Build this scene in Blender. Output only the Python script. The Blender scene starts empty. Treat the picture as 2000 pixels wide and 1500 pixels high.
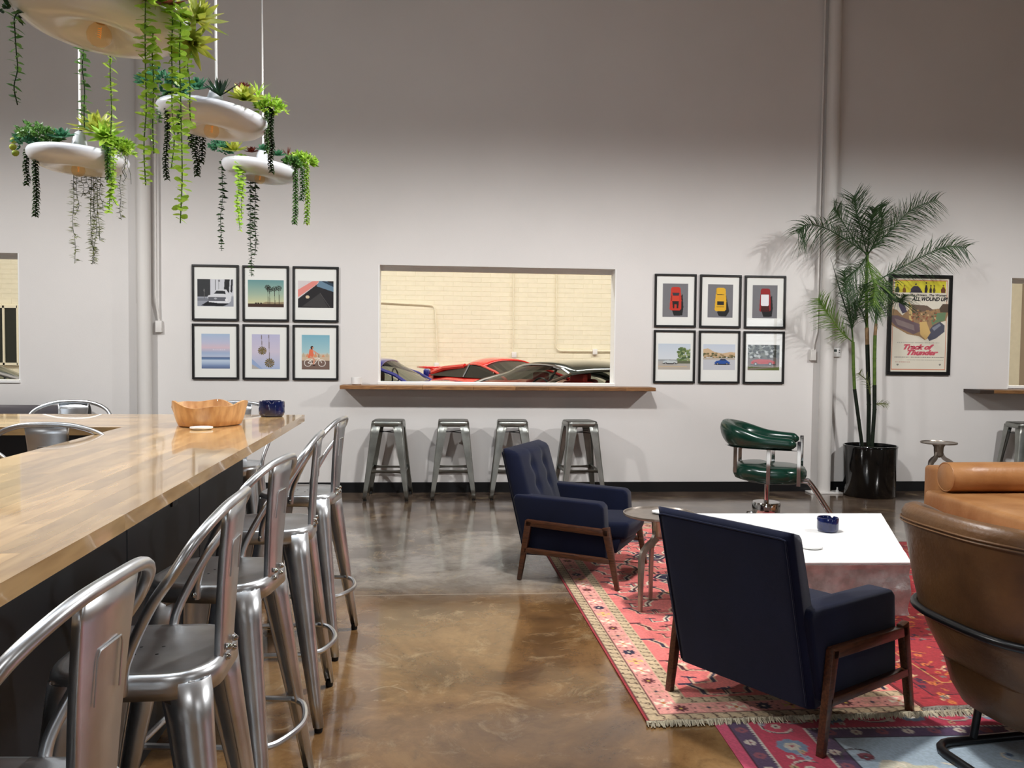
import bpy, bmesh, math, random
import numpy as np
from mathutils import Vector, Matrix, Euler
PI = math.pi
D = bpy.data
C = bpy.context.scene.collection
S = bpy.context.scene
rnd = random.Random(7)
# ------------------------------------------------------------------ camera
F, H = 1640.0, 1.46
YAW, PITCH, ROLL = math.atan(135/1640), math.atan(66/1640), 0.011
fw = Vector((math.sin(YAW)*math.cos(PITCH), math.cos(YAW)*math.cos(PITCH), -math.sin(PITCH)))
r0 = Vector((math.cos(YAW), -math.sin(YAW), 0))
u0 = r0.cross(fw)
rt = r0*math.cos(ROLL) + u0*math.sin(ROLL)
up = rt.cross(fw)
CAM = Vector((0, 0, H))
def ray(px, py):
    return fw + rt*((px-1000)/F) - up*((py-750)/F)
def on_z(px, py, z):
    d = ray(px, py); return CAM + d*((z-H)/d.z)
def on_y(px, py, y):
    d = ray(px, py); return CAM + d*(y/d.y)
cd = D.cameras.new('camera'); cam = D.objects.new('camera', cd); C.objects.link(cam)
cd.sensor_fit = 'HORIZONTAL'; cd.sensor_width = 36; cd.lens = F*36/2000
cd.clip_start = 0.05; cd.clip_end = 200
M4 = Matrix.Identity(4)
for i, v in enumerate((rt, up, -fw)):
    for j in range(3): M4[j][i] = v[j]
M4.translation = CAM
cam.matrix_world = M4
S.camera = cam
# ------------------------------------------------------------------ light
S.view_settings.view_transform = 'Standard'; S.view_settings.look = 'None'
S.view_settings.gamma = 1; S.view_settings.use_curve_mapping = False
S.view_settings.exposure = 0.0
S.render.film_transparent = False
try:
    S.cycles.max_bounces = 10; S.cycles.diffuse_bounces = 5; S.cycles.glossy_bounces = 5
    S.cycles.transparent_max_bounces = 16
    S.cycles.sample_clamp_indirect = 6; S.cycles.caustics_reflective = False; S.cycles.caustics_refractive = False
except Exception: pass
w = D.worlds.new('world'); S.world = w; w.use_nodes = True
w.node_tree.nodes['Background'].inputs[0].default_value = (0.9, 0.95, 1, 1)
w.node_tree.nodes['Background'].inputs[1].default_value = 0.25
def spot(name, loc, power, color=(1, .985, .97), size=176, blend=.36, rad=.12):
    l = D.lights.new(name, 'SPOT'); l.energy = power; l.color = color
    l.spot_size = math.radians(size); l.spot_blend = blend; l.shadow_soft_size = rad
    o = D.objects.new(name, l); C.objects.link(o); o.location = loc; return o
def area(name, loc, sx, sy, power, color, rot=(0, 0, 0)):
    l = D.lights.new(name, 'AREA'); l.shape = 'RECTANGLE'; l.size = sx; l.size_y = sy
    l.energy = power; l.color = color
    o = D.objects.new(name, l); C.objects.link(o); o.location = loc; o.rotation_euler = rot; return o
LY, LZ = 4.2, 3.95
for lx in (-4.0, 0.9, 5.3):
    spot('pendant_or_fill_light', (lx, LY, LZ), 465)
for lx in (-4.5, 0.2, 4.8):
    spot('pendant_or_fill_light', (lx, -1.2, LZ), 58)  # weak front fill row added behind the camera, no pendants known here
area('skylight', (-1.5, 2.6, 6.9), 4.5, 1.6, 150, (.86, .93, 1))
for gx in (-6, 1, 8): area('garage_tube_light', (gx, 12.2, 6.6), 6, .8, 490, (1, .97, .9))
# ------------------------------------------------------------------ helpers
def srgb(r, g, b, a=1):
    f = lambda c: (c/255/12.92) if c/255 <= .04045 else ((c/255+.055)/1.055)**2.4
    return (f(r), f(g), f(b), a)
def mat(name, col, rough=.5, metal=0, coat=0, coat_rough=.03, spec=.5, var=0, vscale=6, col2=None, bump=0, bscale=60, sheen=0, trans=0, ior=1.45, objrand=0, detail=6, stretch=None, alpha=1, rvar=0):
    m = D.materials.new(name); m.use_nodes = True
    nt = m.node_tree; b = nt.nodes['Principled BSDF']; L = nt.links
    c = srgb(*col) if max(col) > 1 else tuple(col)+(1,)
    b.inputs['Base Color'].default_value = c
    b.inputs['Roughness'].default_value = rough; b.inputs['Metallic'].default_value = metal
    b.inputs['Coat Weight'].default_value = coat; b.inputs['Coat Roughness'].default_value = coat_rough
    b.inputs['Specular IOR Level'].default_value = spec; b.inputs['IOR'].default_value = ior
    b.inputs['Sheen Weight'].default_value = sheen; b.inputs['Transmission Weight'].default_value = trans
    tc = nt.nodes.new('ShaderNodeTexCoord'); src = tc.outputs['Object']
    if stretch:
        mp = nt.nodes.new('ShaderNodeMapping'); mp.inputs['Scale'].default_value = stretch
        L.new(src, mp.inputs[0]); src = mp.outputs[0]
    if objrand:
        oi = nt.nodes.new('ShaderNodeObjectInfo')
        ad = nt.nodes.new('ShaderNodeVectorMath'); ad.operation = 'ADD'
        ml = nt.nodes.new('ShaderNodeVectorMath'); ml.operation = 'SCALE'; ml.inputs['Scale'].default_value = 37
        cb = nt.nodes.new('ShaderNodeCombineXYZ')
        for k in range(3): L.new(oi.outputs['Random'], cb.inputs[k])
        L.new(cb.outputs[0], ml.inputs[0]); L.new(src, ad.inputs[0]); L.new(ml.outputs[0], ad.inputs[1]); src = ad.outputs[0]
    if var or col2:
        n = nt.nodes.new('ShaderNodeTexNoise'); n.inputs['Scale'].default_value = vscale; n.inputs['Detail'].default_value = detail
        L.new(src, n.inputs['Vector'])
        r = nt.nodes.new('ShaderNodeValToRGB')
        c2 = (srgb(*col2) if col2 and max(col2) > 1 else None) or tuple(min(1, x*(1+var)) for x in c[:3])+(1,)
        c1 = c if col2 else tuple(x*(1-var) for x in c[:3])+(1,)
        r.color_ramp.elements[0].color = c1; r.color_ramp.elements[1].color = c2
        r.color_ramp.elements[0].position = .35; r.color_ramp.elements[1].position = .65
        L.new(n.outputs['Fac'], r.inputs[0]); out = r.outputs[0]
        if objrand:
            hs = nt.nodes.new('ShaderNodeHueSaturation')
            mr = nt.nodes.new('ShaderNodeMapRange'); mr.inputs[3].default_value = 1-objrand; mr.inputs[4].default_value = 1+objrand
            L.new(oi.outputs['Random'], mr.inputs[0]); L.new(mr.outputs[0], hs.inputs['Value']); L.new(out, hs.inputs['Color']); out = hs.outputs[0]
        L.new(out, b.inputs['Base Color'])
        if rvar:
            mr = nt.nodes.new('ShaderNodeMapRange'); mr.inputs[3].default_value = max(0, rough-rvar); mr.inputs[4].default_value = rough+rvar
            L.new(n.outputs['Fac'], mr.inputs[0]); L.new(mr.outputs[0], b.inputs['Roughness'])
    if bump:
        n2 = nt.nodes.new('ShaderNodeTexNoise'); n2.inputs['Scale'].default_value = bscale; n2.inputs['Detail'].default_value = 4
        L.new(src, n2.inputs['Vector'])
        bp = nt.nodes.new('ShaderNodeBump'); bp.inputs['Strength'].default_value = 1; bp.inputs['Distance'].default_value = bump
        L.new(n2.outputs['Fac'], bp.inputs['Height']); L.new(bp.outputs[0], b.inputs['Normal'])
    return m
def vcol_mat(name, rough=.9, sheen=0, bump=0, bscale=300, spec=.3):
    m = mat(name, (200, 200, 200), rough, sheen=sheen, bump=bump, bscale=bscale, spec=spec)
    a = m.node_tree.nodes.new('ShaderNodeAttribute'); a.attribute_name = 'Col'
    m.node_tree.links.new(a.outputs['Color'], m.node_tree.nodes['Principled BSDF'].inputs['Base Color'])
    return m
def glassy(name, tint=(1, 1, 1), ior=1.5, rough=.01, dark=0):
    """pane glass: clear transparency mixed with a fresnel reflection"""
    m = D.materials.new(name); m.use_nodes = True; nt = m.node_tree; nt.nodes.clear(); L = nt.links
    o = nt.nodes.new('ShaderNodeOutputMaterial'); t = nt.nodes.new('ShaderNodeBsdfTransparent'); g = nt.nodes.new('ShaderNodeBsdfGlossy')
    t.inputs[0].default_value = tuple(c*(1-dark) for c in tint)+(1,); g.inputs['Roughness'].default_value = rough
    x = nt.nodes.new('ShaderNodeMixShader'); f = nt.nodes.new('ShaderNodeFresnel'); f.inputs[0].default_value = ior
    ge = nt.nodes.new('ShaderNodeNewGeometry'); mu = nt.nodes.new('ShaderNodeMath'); mu.operation = 'SUBTRACT'; mu.use_clamp = True
    L.new(f.outputs[0], mu.inputs[0]); L.new(ge.outputs['Backfacing'], mu.inputs[1]); L.new(mu.outputs[0], x.inputs[0]); L.new(t.outputs[0], x.inputs[1]); L.new(g.outputs[0], x.inputs[2]); L.new(x.outputs[0], o.inputs[0])
    return m
class MB:
    def __init__(s): s.v = []; s.f = []
    def add(s, vs, fs, M=None):
        n = len(s.v)
        s.v += [tuple(M @ Vector(v)) for v in vs] if M is not None else [tuple(v) for v in vs]
        s.f += [tuple(i+n for i in f) for f in fs]; return s
    def box(s, c, d, M=None, rz=0):
        x, y, z = (k/2 for k in d)
        vs = [Vector((a*x, b*y, e*z)) for e in (-1, 1) for b in (-1, 1) for a in (-1, 1)]
        if rz: R = Matrix.Rotation(rz, 3, 'Z'); vs = [R @ v for v in vs]
        vs = [v+Vector(c) for v in vs]
        return s.add(vs, [(0, 2, 3, 1), (4, 5, 7, 6), (0, 1, 5, 4), (2, 6, 7, 3), (0, 4, 6, 2), (1, 3, 7, 5)], M)
    def prism(s, pts, z0, z1, M=None):
        n = len(pts)
        return s.add([(p[0], p[1], z0) for p in pts]+[(p[0], p[1], z1) for p in pts],
                     [tuple(range(n))[::-1], tuple(range(n, 2*n))]+[(i, (i+1) % n, n+(i+1) % n, n+i) for i in range(n)], M)
    def bev(s, kind, r, seg, *a, M=None, puff=0, sub=0, edges=None):
        t = MB(); getattr(t, kind)(*a)
        bm = bmesh.new(); vs = [bm.verts.new(v) for v in t.v]
        for f in t.f: bm.faces.new([vs[i] for i in f])
        bmesh.ops.recalc_face_normals(bm, faces=bm.faces)
        if sub:
            bmesh.ops.bevel(bm, geom=list(bm.edges), offset=r, segments=seg, profile=.5, affect='EDGES', clamp_overlap=True)
            big = [f for f in bm.faces if f.calc_area() > r*r*6]
            es = list({e for f in big for e in f.edges if e.calc_length() > r*3})
            bmesh.ops.subdivide_edges(bm, edges=es, cuts=sub, use_grid_fill=True)
        else:
            bmesh.ops.bevel(bm, geom=list(bm.edges), offset=r, segments=seg, profile=.5, affect='EDGES', clamp_overlap=True)
        bm.verts.index_update()
        out = [v.co.copy() for v in bm.verts]; fs = [tuple(v.index for v in f.verts) for f in bm.faces]; bm.free()
        if puff:
            lo = Vector([min(v[k] for v in out) for k in range(3)]); hi = Vector([max(v[k] for v in out) for k in range(3)])
            c = (lo+hi)/2; h = (hi-lo)/2
            for v in out:
                q = [(v[k]-c[k])/h[k] for k in range(3)]
                for k in range(3):
                    a, b = [q[j] for j in range(3) if j != k]
                    v[k] += (1 if q[k] > 0 else -1)*abs(q[k])**2*puff*max(0, 1-a*a)*max(0, 1-b*b)
        return s.add(out, fs, M)
    def rbox(s, c, d, r=.01, seg=2, M=None, puff=0, sub=0): return s.bev('box', r, seg, c, d, M=M, puff=puff, sub=sub)
    def tube(s, pts, r, n=8, closed=False, M=None, cap=True, flat=1, ref=None):
        pts = [Vector(p) for p in pts]; m = len(pts)
        rs = r if isinstance(r, (list, tuple)) else [r]*m
        vs = []; prev = None
        for i, p in enumerate(pts):
            if closed: t = (pts[(i+1) % m]-pts[i-1])
            else: t = pts[min(i+1, m-1)]-pts[max(i-1, 0)]
            if t.length < 1e-9: t = Vector((0, 0, 1))
            t.normalize()
            if prev is None:
                a = Vector(ref) if ref else (Vector((0, 0, 1)) if abs(t.z) < .9 else Vector((1, 0, 0)))
                a = (a-t*a.dot(t)).normalized()
            else: a = (prev-t*prev.dot(t)).normalized()
            prev = a; b = t.cross(a)
            for k in range(n):
                q = 2*PI*k/n; vs.append(p+a*(rs[i]*math.cos(q)*flat)+b*(rs[i]*math.sin(q)))
        fs = []
        for i in range(m if closed else m-1):
            j = (i+1) % m
            for k in range(n): fs.append((i*n+k, i*n+(k+1) % n, j*n+(k+1) % n, j*n+k))
        if not closed and cap: fs += [tuple(range(n))[::-1], tuple((m-1)*n+k for k in range(n))]
        return s.add(vs, fs, M)
    def lathe(s, prof, n=32, M=None, c=(0, 0, 0)):
        vs = []; fs = []; idx = []
        for (r, z) in prof:
            if r < 1e-6: idx.append([len(vs)]*n); vs.append((c[0], c[1], c[2]+z))
            else:
                idx.append([len(vs)+k for k in range(n)])
                vs += [(c[0]+r*math.cos(2*PI*k/n), c[1]+r*math.sin(2*PI*k/n), c[2]+z) for k in range(n)]
        for i in range(len(prof)-1):
            a, b = idx[i], idx[i+1]
            for k in range(n):
                q = (a[k], a[(k+1) % n], b[(k+1) % n], b[k]); u = tuple(dict.fromkeys(q))
                if len(u) > 2: fs.append(u)
        return s.add(vs, fs, M)
    def rings(s, rings, M=None, cap0=True, cap1=True, closed=False):
        n = len(rings[0]); vs = [p for r in rings for p in r]; fs = []
        m = len(rings)
        for i in range(m if closed else m-1):
            j = (i+1) % m
            for k in range(n): fs.append((i*n+k, i*n+(k+1) % n, j*n+(k+1) % n, j*n+k))
        if cap0 and not closed: fs.append(tuple(range(n))[::-1])
        if cap1 and not closed: fs.append(tuple((m-1)*n+k for k in range(n)))
        return s.add(vs, fs, M)
    def sheet(s, rows, M=None, thick=None):
        """grid of points rows[i][j]"""
        a, b = len(rows), len(rows[0])
        vs = [p for r in rows for p in r]
        fs = [(i*b+j, i*b+j+1, (i+1)*b+j+1, (i+1)*b+j) for i in range(a-1) for j in range(b-1)]
        return s.add(vs, fs, M)
def obj(name, mb, m=None, parent=None, smooth=40, kind=None, loc=None, label=None, solid=0, sub=0):
    me = D.meshes.new(name); me.from_pydata(mb.v, [], mb.f)
    bm = bmesh.new(); bm.from_mesh(me); bmesh.ops.recalc_face_normals(bm, faces=bm.faces); bm.to_mesh(me); bm.free()
    if m: me.materials.append(m)
    if smooth:
        me.polygons.foreach_set('use_smooth', [True]*len(me.polygons)); me.set_sharp_from_angle(angle=math.radians(smooth))
    o = D.objects.new(name, me); C.objects.link(o)
    if parent: o.parent = parent
    if kind: o['kind'] = kind
    if label: o['label'] = label
    if loc is not None: o.location = loc
    if solid:
        md = o.modifiers.new('solid', 'SOLIDIFY'); md.thickness = solid; md.offset = 0
    if sub:
        md = o.modifiers.new('sub', 'SUBSURF'); md.levels = md.render_levels = sub
    return o
def tag(o, label, cat, group=None):
    o['label'] = label; o['category'] = cat
    if group: o['group'] = group
    return o
def thing(name, label, cat, loc=(0, 0, 0), rz=0, group=None):
    o = D.objects.new(name, None); C.objects.link(o); o.location = loc; o.rotation_euler = (0, 0, rz)
    o.empty_display_size = .1
    return tag(o, label, cat, group)
def kids(o): return [c for c in D.objects if c.parent == o]
def dup(root, loc, rz, label, group=None):
    r = root.copy(); C.objects.link(r); r.location = loc; r.rotation_euler = (0, 0, rz); r['label'] = label
    if group: r['group'] = group
    for ch in kids(root):
        c = ch.copy(); C.objects.link(c); c.parent = r
        for g in kids(ch):
            d = g.copy(); C.objects.link(d); d.parent = c
    return r
def struct(name, mb, m, smooth=0, **k): return obj(name, mb, m, smooth=smooth, kind='structure', **k)
def arc(c, r, a0, a1, n, ax='xy'):
    out = []
    for i in range(n+1):
        a = a0+(a1-a0)*i/n; u, v = r*math.cos(a), r*math.sin(a)
        out.append((c[0]+u, c[1]+v) )
    return out
def rrect(w, h, r, n=5):
    pts = []
    for (sx, sy, a) in ((1, 1, 0), (-1, 1, PI/2), (-1, -1, PI), (1, -1, 1.5*PI)):
        for i in range(n+1):
            q = a+PI/2*i/n; pts.append((sx*(w/2-r)+r*math.cos(q), sy*(h/2-r)+r*math.sin(q)))
    return pts
def bez(p, n=12):
    """smooth curve (Catmull-Rom) through points"""
    p = [Vector(q) for q in p]; p = [p[0]*2-p[1]]+p+[p[-1]*2-p[-2]]; out = []
    for i in range(1, len(p)-2):
        for k in range(n):
            t = k/n; a, b, c, d = p[i-1], p[i], p[i+1], p[i+2]
            out.append(.5*((2*b)+(c-a)*t+(2*a-5*b+4*c-d)*t*t+(3*b-a-3*c+d)*t**3))
    out.append(p[-2]); return out
def rotm(rx=0, ry=0, rz=0, loc=(0, 0, 0)): return Matrix.Translation(loc) @ Euler((rx, ry, rz)).to_matrix().to_4x4()
# ------------------------------------------------------------------ materials
WALL = mat('wall_paint', (221, 218, 215), .75, spec=.25, bump=.0006, bscale=220, var=.02, vscale=1.2)
WALLD = mat('taupe_wall_paint', (158, 143, 126), .8, spec=.2)
CEIL = mat('ceiling_paint', (190, 184, 175), .9, spec=.1)
BLACKV = mat('black_vinyl', (20, 21, 23), .35)
CREAM = mat('cream_brick_paint', (242, 236, 212), .75, spec=.15, bump=.0015, bscale=45, var=.02, vscale=9, objrand=.018)
WHITE = mat('white_enamel', (236, 236, 234), .35)
PIPE = mat('painted_pipe', (214, 211, 207), .5, spec=.4)
STEEL = mat('brushed_galvanised_steel', (218, 221, 224), .33, metal=1, var=.10, vscale=9, rvar=.05)
CHROME = mat('chrome', (200, 200, 200), .08, metal=1)
STEELD = mat('dull_galvanised_steel', (150, 152, 147), .38, metal=1, var=.14, vscale=9, rvar=.08)
DARKRUB = mat('black_rubber', (14, 14, 14), .6)
BLKM = mat('black_powdercoat', (18, 18, 20), .32)
TAUPE = mat('brushed_taupe_metal', (165, 155, 145), .33, metal=.85, var=.08, vscale=20)
WALNUT = mat('walnut', (88, 52, 32), .38, coat=.3, coat_rough=.15, col2=(58, 33, 20), vscale=9, stretch=(2, 14, 14), var=.3)
BLUE = mat('navy_velvet', (11, 18, 43), .9, sheen=.12, spec=.2, bump=.0008, bscale=500, var=.14, vscale=5)
TAN = mat('tan_leather', (174, 126, 80), .38, spec=.5, col2=(150, 102, 60), vscale=4, bump=.002, bscale=35, rvar=.06)
BROWN = mat('aged_brown_leather', (108, 76, 46), .42, spec=.5, col2=(82, 56, 34), vscale=5, bump=.0016, bscale=60, rvar=.06)
GREEN = mat('green_vinyl', (9, 48, 37), .22, spec=.6, var=.1)
GLOSSBLK = mat('glossy_black_glaze', (9, 10, 11), .12, coat=.5)
NAVYG = mat('navy_glaze', (18, 28, 72), .1, coat=.6, var=.25, vscale=14)
CONC = mat('cast_concrete', (204, 203, 200), .9, spec=.2, col2=(172, 171, 168), vscale=16, bump=.01, bscale=26)
CONCTOP = mat('smooth_plaster_top', (238, 238, 236), .55, var=.03, vscale=5, bump=.001, bscale=50)
STAVE = mat('maple_butcher_block', (216, 178, 124), .25, coat=.8, coat_rough=.05, col2=(186, 150, 104), vscale=3.5, stretch=(1.4, 9, 9), objrand=.30, var=.3, detail=2)
SHELFW = mat('reclaimed_wood', (150, 108, 66), .45, col2=(112, 76, 46), vscale=5, stretch=(2, 18, 18), objrand=.28, var=.3)
BARBASE = mat('charcoal_panel', (30, 34, 40), .45, var=.1, vscale=2, objrand=.1)
BOWLW = mat('carved_maple', (220, 176, 124), .4, coat=.25, col2=(188, 138, 88), vscale=5, stretch=(6, 6, 1.2), var=.3)
GREYF = mat('grey_fabric', (98, 94, 98), .9, bump=.001, bscale=400)
LAMPW = mat('white_spun_metal', (208, 212, 218), .3, coat=.3, coat_rough=.1)
FRINGE = mat('cream_wool', (198, 188, 164), .95, var=.2, vscale=30)
SOIL = mat('planter_moss', (52, 50, 32), .95, var=.3, vscale=40)
def leafm(name, c, c2): 
    m = mat(name, c, .42, spec=.4, col2=c2, vscale=22, var=.2); nt = m.node_tree; b = nt.nodes['Principled BSDF']
    tr = nt.nodes.new('ShaderNodeBsdfTranslucent'); x = nt.nodes.new('ShaderNodeMixShader'); x.inputs[0].default_value = .38
    nt.links.new(b.inputs['Base Color'].links[0].from_socket, tr.inputs[0]); o = nt.nodes['Material Output']
    nt.links.new(b.outputs[0], x.inputs[1]); nt.links.new(tr.outputs[0], x.inputs[2]); nt.links.new(x.outputs[0], o.inputs[0]); return m
L_LIME = leafm('lime_leaf', (192, 222, 92), (140, 186, 62))
L_GRN = leafm('mid_green_leaf', (110, 156, 80), (66, 110, 54))
L_BLUE = leafm('blue_green_leaf', (96, 158, 120), (46, 100, 74))
L_DARK = leafm('dark_bead_leaf', (48, 74, 36), (26, 44, 22))
L_AGAVE = leafm('agave_leaf', (40, 66, 46), (24, 42, 34))
L_OLIVE = leafm('olive_leaf', (134, 142, 92), (90, 98, 60))
L_YEL = leafm('yellow_green_leaf', (196, 196, 86), (136, 158, 60))
L_RED = leafm('russet_leaf', (132, 62, 44), (78, 34, 30))
L_PALM = leafm('palm_leaf', (66, 92, 56), (44, 68, 42))
STEMG = leafm('palm_stem_green', (110, 138, 62), (84, 112, 48))
STEMD = leafm('palm_stem_dark', (40, 50, 36), (28, 34, 28))
STEMT = leafm('palm_stem_tan', (176, 146, 108), (146, 116, 84))
# floor: stained, sealed concrete
FLOOR = D.materials.new('stained_sealed_concrete'); FLOOR.use_nodes = True
def build_floor(m):
    nt = m.node_tree; L = nt.links; N = nt.nodes.new; b = nt.nodes['Principled BSDF']
    tc = N('ShaderNodeTexCoord'); P = tc.outputs['Object']
    def noise(sc, det=8, rough=.6, dist=0, vec=P):
        n = N('ShaderNodeTexNoise'); n.inputs['Scale'].default_value = sc; n.inputs['Detail'].default_value = det
        n.inputs['Roughness'].default_value = rough; n.inputs['Distortion'].default_value = dist; L.new(vec, n.inputs['Vector']); return n.outputs['Fac']
    def ramp(f, stops):
        r = N('ShaderNodeValToRGB'); e = r.color_ramp.elements
        while len(e) < len(stops): e.new(.5)
        for i, (p, c) in enumerate(stops): e[i].position = p; e[i].color = srgb(*c)
        L.new(f, r.inputs[0]); return r.outputs[0]
    def mix(f, a, c, mode='MIX'):
        x = N('ShaderNodeMix'); x.data_type = 'RGBA'; x.blend_type = mode
        if hasattr(f, 'type'): L.new(f, x.inputs[0])
        else: x.inputs[0].default_value = f
        for s, q in ((x.inputs[6], a), (x.inputs[7], c)):
            if isinstance(q, tuple): s.default_value = srgb(*q)
            else: L.new(q, s)
        return x.outputs[2]
    def math_(op, a, c=0, d=None, clamp=False):
        x = N('ShaderNodeMath'); x.operation = op; x.use_clamp = clamp
        for i, q in enumerate((a, c)):
            if isinstance(q, (int, float)): x.inputs[i].default_value = q
            else: L.new(q, x.inputs[i])
        return x.outputs[0]
    brown = ramp(noise(1.1, 10, .65, .6), [(.3, (78, 55, 35)), (.44, (106, 77, 48)), (.54, (132, 98, 61)), (.62, (152, 118, 78)), (.72, (178, 150, 112))])
    grey = ramp(noise(1.3, 10, .65, .8), [(.28, (82, 72, 64)), (.44, (118, 108, 98)), (.56, (150, 141, 130)), (.72, (178, 168, 155))])
    sp = N('ShaderNodeSeparateXYZ'); L.new(P, sp.inputs[0])
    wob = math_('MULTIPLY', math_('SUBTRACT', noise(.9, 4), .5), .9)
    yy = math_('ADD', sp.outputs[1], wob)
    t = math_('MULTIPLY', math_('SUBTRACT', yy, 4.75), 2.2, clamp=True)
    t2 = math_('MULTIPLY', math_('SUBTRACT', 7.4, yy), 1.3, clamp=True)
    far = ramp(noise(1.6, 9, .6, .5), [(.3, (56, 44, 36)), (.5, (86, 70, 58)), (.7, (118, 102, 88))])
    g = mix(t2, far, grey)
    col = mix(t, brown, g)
    # pale scuffs and scratches
    fine = noise(9, 12, .8, .4)
    col = mix(math_('MULTIPLY', math_('SUBTRACT', .52, fine), 2.2, clamp=True), col, (52, 38, 27))
    sc = noise(3.4, 14, .78, .8)
    m1 = math_('MULTIPLY', math_('SUBTRACT', sc, .535), 7, clamp=True)
    col = mix(math_('MULTIPLY', m1, .55), col, (184, 160, 124))
    w = N('ShaderNodeTexVoronoi'); w.feature = 'DISTANCE_TO_EDGE'; w.inputs['Scale'].default_value = .8; w.inputs['Randomness'].default_value = 1
    wv = N('ShaderNodeVectorMath'); wn = N('ShaderNodeTexNoise'); wn.inputs['Scale'].default_value = .7; wn.inputs['Detail'].default_value = 3; L.new(P, wn.inputs['Vector']); ws_ = N('ShaderNodeVectorMath'); ws_.operation = 'SCALE'; ws_.inputs['Scale'].default_value = 2.2; L.new(wn.outputs['Color'], ws_.inputs[0]); L.new(P, wv.inputs[0]); L.new(ws_.outputs[0], wv.inputs[1]); L.new(wv.outputs[0], w.inputs['Vector'])
    cr = math_('MULTIPLY', math_('LESS_THAN', w.outputs['Distance'], .0035), math_('GREATER_THAN', noise(2.6), .57))
    col = mix(math_('MULTIPLY', cr, .28), col, (190, 170, 138))
    # saw-cut joint
    j = math_('LESS_THAN', math_('ABSOLUTE', math_('SUBTRACT', sp.outputs[1], 4.97)), .006)
    col = mix(math_('MULTIPLY', j, .6), col, (176, 164, 146))
    sp2 = math_('MULTIPLY', math_('SUBTRACT', noise(38, 2), .74), 14, clamp=True)
    col = mix(math_('MULTIPLY', sp2, .5), col, (205, 190, 165))
    L.new(col, b.inputs['Base Color'])
    mr = N('ShaderNodeMapRange'); mr.inputs[1].default_value = .35; mr.inputs[2].default_value = .7; mr.inputs[3].default_value = .09; mr.inputs[4].default_value = .24
    L.new(noise(2.3, 8), mr.inputs[0]); L.new(mr.outputs[0], b.inputs['Roughness'])
    b.inputs['Specular IOR Level'].default_value = .5; b.inputs['Coat Weight'].default_value = .35; b.inputs['Coat Roughness'].default_value = .07
    bp = N('ShaderNodeBump'); bp.inputs['Distance'].default_value = .0015; L.new(noise(7, 6), bp.inputs['Height']); L.new(bp.outputs[0], b.inputs['Normal'])
build_floor(FLOOR)
# ------------------------------------------------------------------ room shell
WY, WT = 8.57, .2
XL, XR, YF, ZC = -11.0, 13.0, -6.0, 7.0
GY = 18.0            # far brick wall of the garage beyond the openings
OP = [(-6.6, -4.117, 1.09, 2.35), (-.655, 1.772, 1.10, 2.304), (6.06, 8.6, 1.11, 2.292)]
def holed(x0, x1, z0, z1, holes, y, t):
    m = MB(); xs = x0
    for (a, b, c, d) in holes:
        m.box(((xs+a)/2, y+t/2, (z0+z1)/2), (a-xs, t, z1-z0))
        m.box(((a+b)/2, y+t/2, (z0+c)/2), (b-a, t, c-z0)); m.box(((a+b)/2, y+t/2, (d+z1)/2), (b-a, t, z1-d)); xs = b
    m.box(((xs+x1)/2, y+t/2, (z0+z1)/2), (x1-xs, t, z1-z0)); return m
struct('wall_back', holed(XL, XR, 0, ZC, OP, WY, WT), WALL)
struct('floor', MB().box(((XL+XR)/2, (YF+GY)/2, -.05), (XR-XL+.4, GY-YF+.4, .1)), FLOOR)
struct('ceiling', MB().box(((XL+XR)/2, (YF+GY)/2, ZC+.05), (XR-XL+.4, GY-YF+.4, .1)), CEIL)
struct('wall_left', MB().box((XL-.1, (YF+GY)/2, ZC/2), (.2, GY-YF, ZC)), WALL)
struct('wall_right', MB().box((XR+.1, (YF+GY)/2, ZC/2), (.2, GY-YF, ZC)), WALLD)
fw_holes = [(-3.6, -1.2, 1.2, 3.2), (8.5, 10.3, 1.0, 2.5)]
struct('wall_front', holed(XL, XR, 0, ZC, fw_holes, YF-.2, .2), WALLD)
# daylight windows in the wall behind the camera (seen as reflections)
SKYP = D.materials.new('daylight_sky'); SKYP.use_nodes = True
_b = SKYP.node_tree.nodes['Principled BSDF']; _b.inputs['Emission Color'].default_value = (.8, .9, 1, 1); _b.inputs['Emission Strength'].default_value = 5
PANE = glassy('clear_glass')
for i, (a, b, c, d) in enumerate(fw_holes):
    fr = MB()
    for q in ((a+.03, (c+d)/2, .06, d-c), (b-.03, (c+d)/2, .06, d-c), ((a+b)/2, (c+d)/2, .05, d-c)): fr.box((q[0], YF-.1, q[1]), (q[2], .08, q[3]))
    for z in (c+.03, d-.03): fr.box(((a+b)/2, YF-.1, z), (b-a, .08, .06))
    wf = struct('window_%d' % (i+3), fr, WHITE)
    obj('pane', MB().box(((a+b)/2, YF-.1, (c+d)/2), (b-a, .006, d-c)), PANE, wf, smooth=0)
    sl = MB()
    for k in range(int((d-c)/.12)): sl.box(((a+b)/2, YF-.03, c+.08+k*.12), (b-a-.1, .03, .004))
    obj('blind_slats', sl, WHITE, wf, smooth=0)
    struct('trim_%d' % (i+20), MB().box(((a+b)/2, YF-.45, (c+d)/2), (b-a+.6, .02, d-c+.6)), SKYP)  # glowing panel added outside the window as daylight sky, not a trim
# baseboard
bb = MB(); bb.box(((XL+3.0-.12)/2-1.5+.0, WY-.006, .052), (1, .012, .104)); bb = MB()
for a, b in ((XL, -3.0), (-2.8, 3.9), (4.07, XR)): bb.box(((a+b)/2, WY-.006, .052), (b-a, .012, .104))
struct('baseboard_back', bb, BLACKV)
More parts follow.
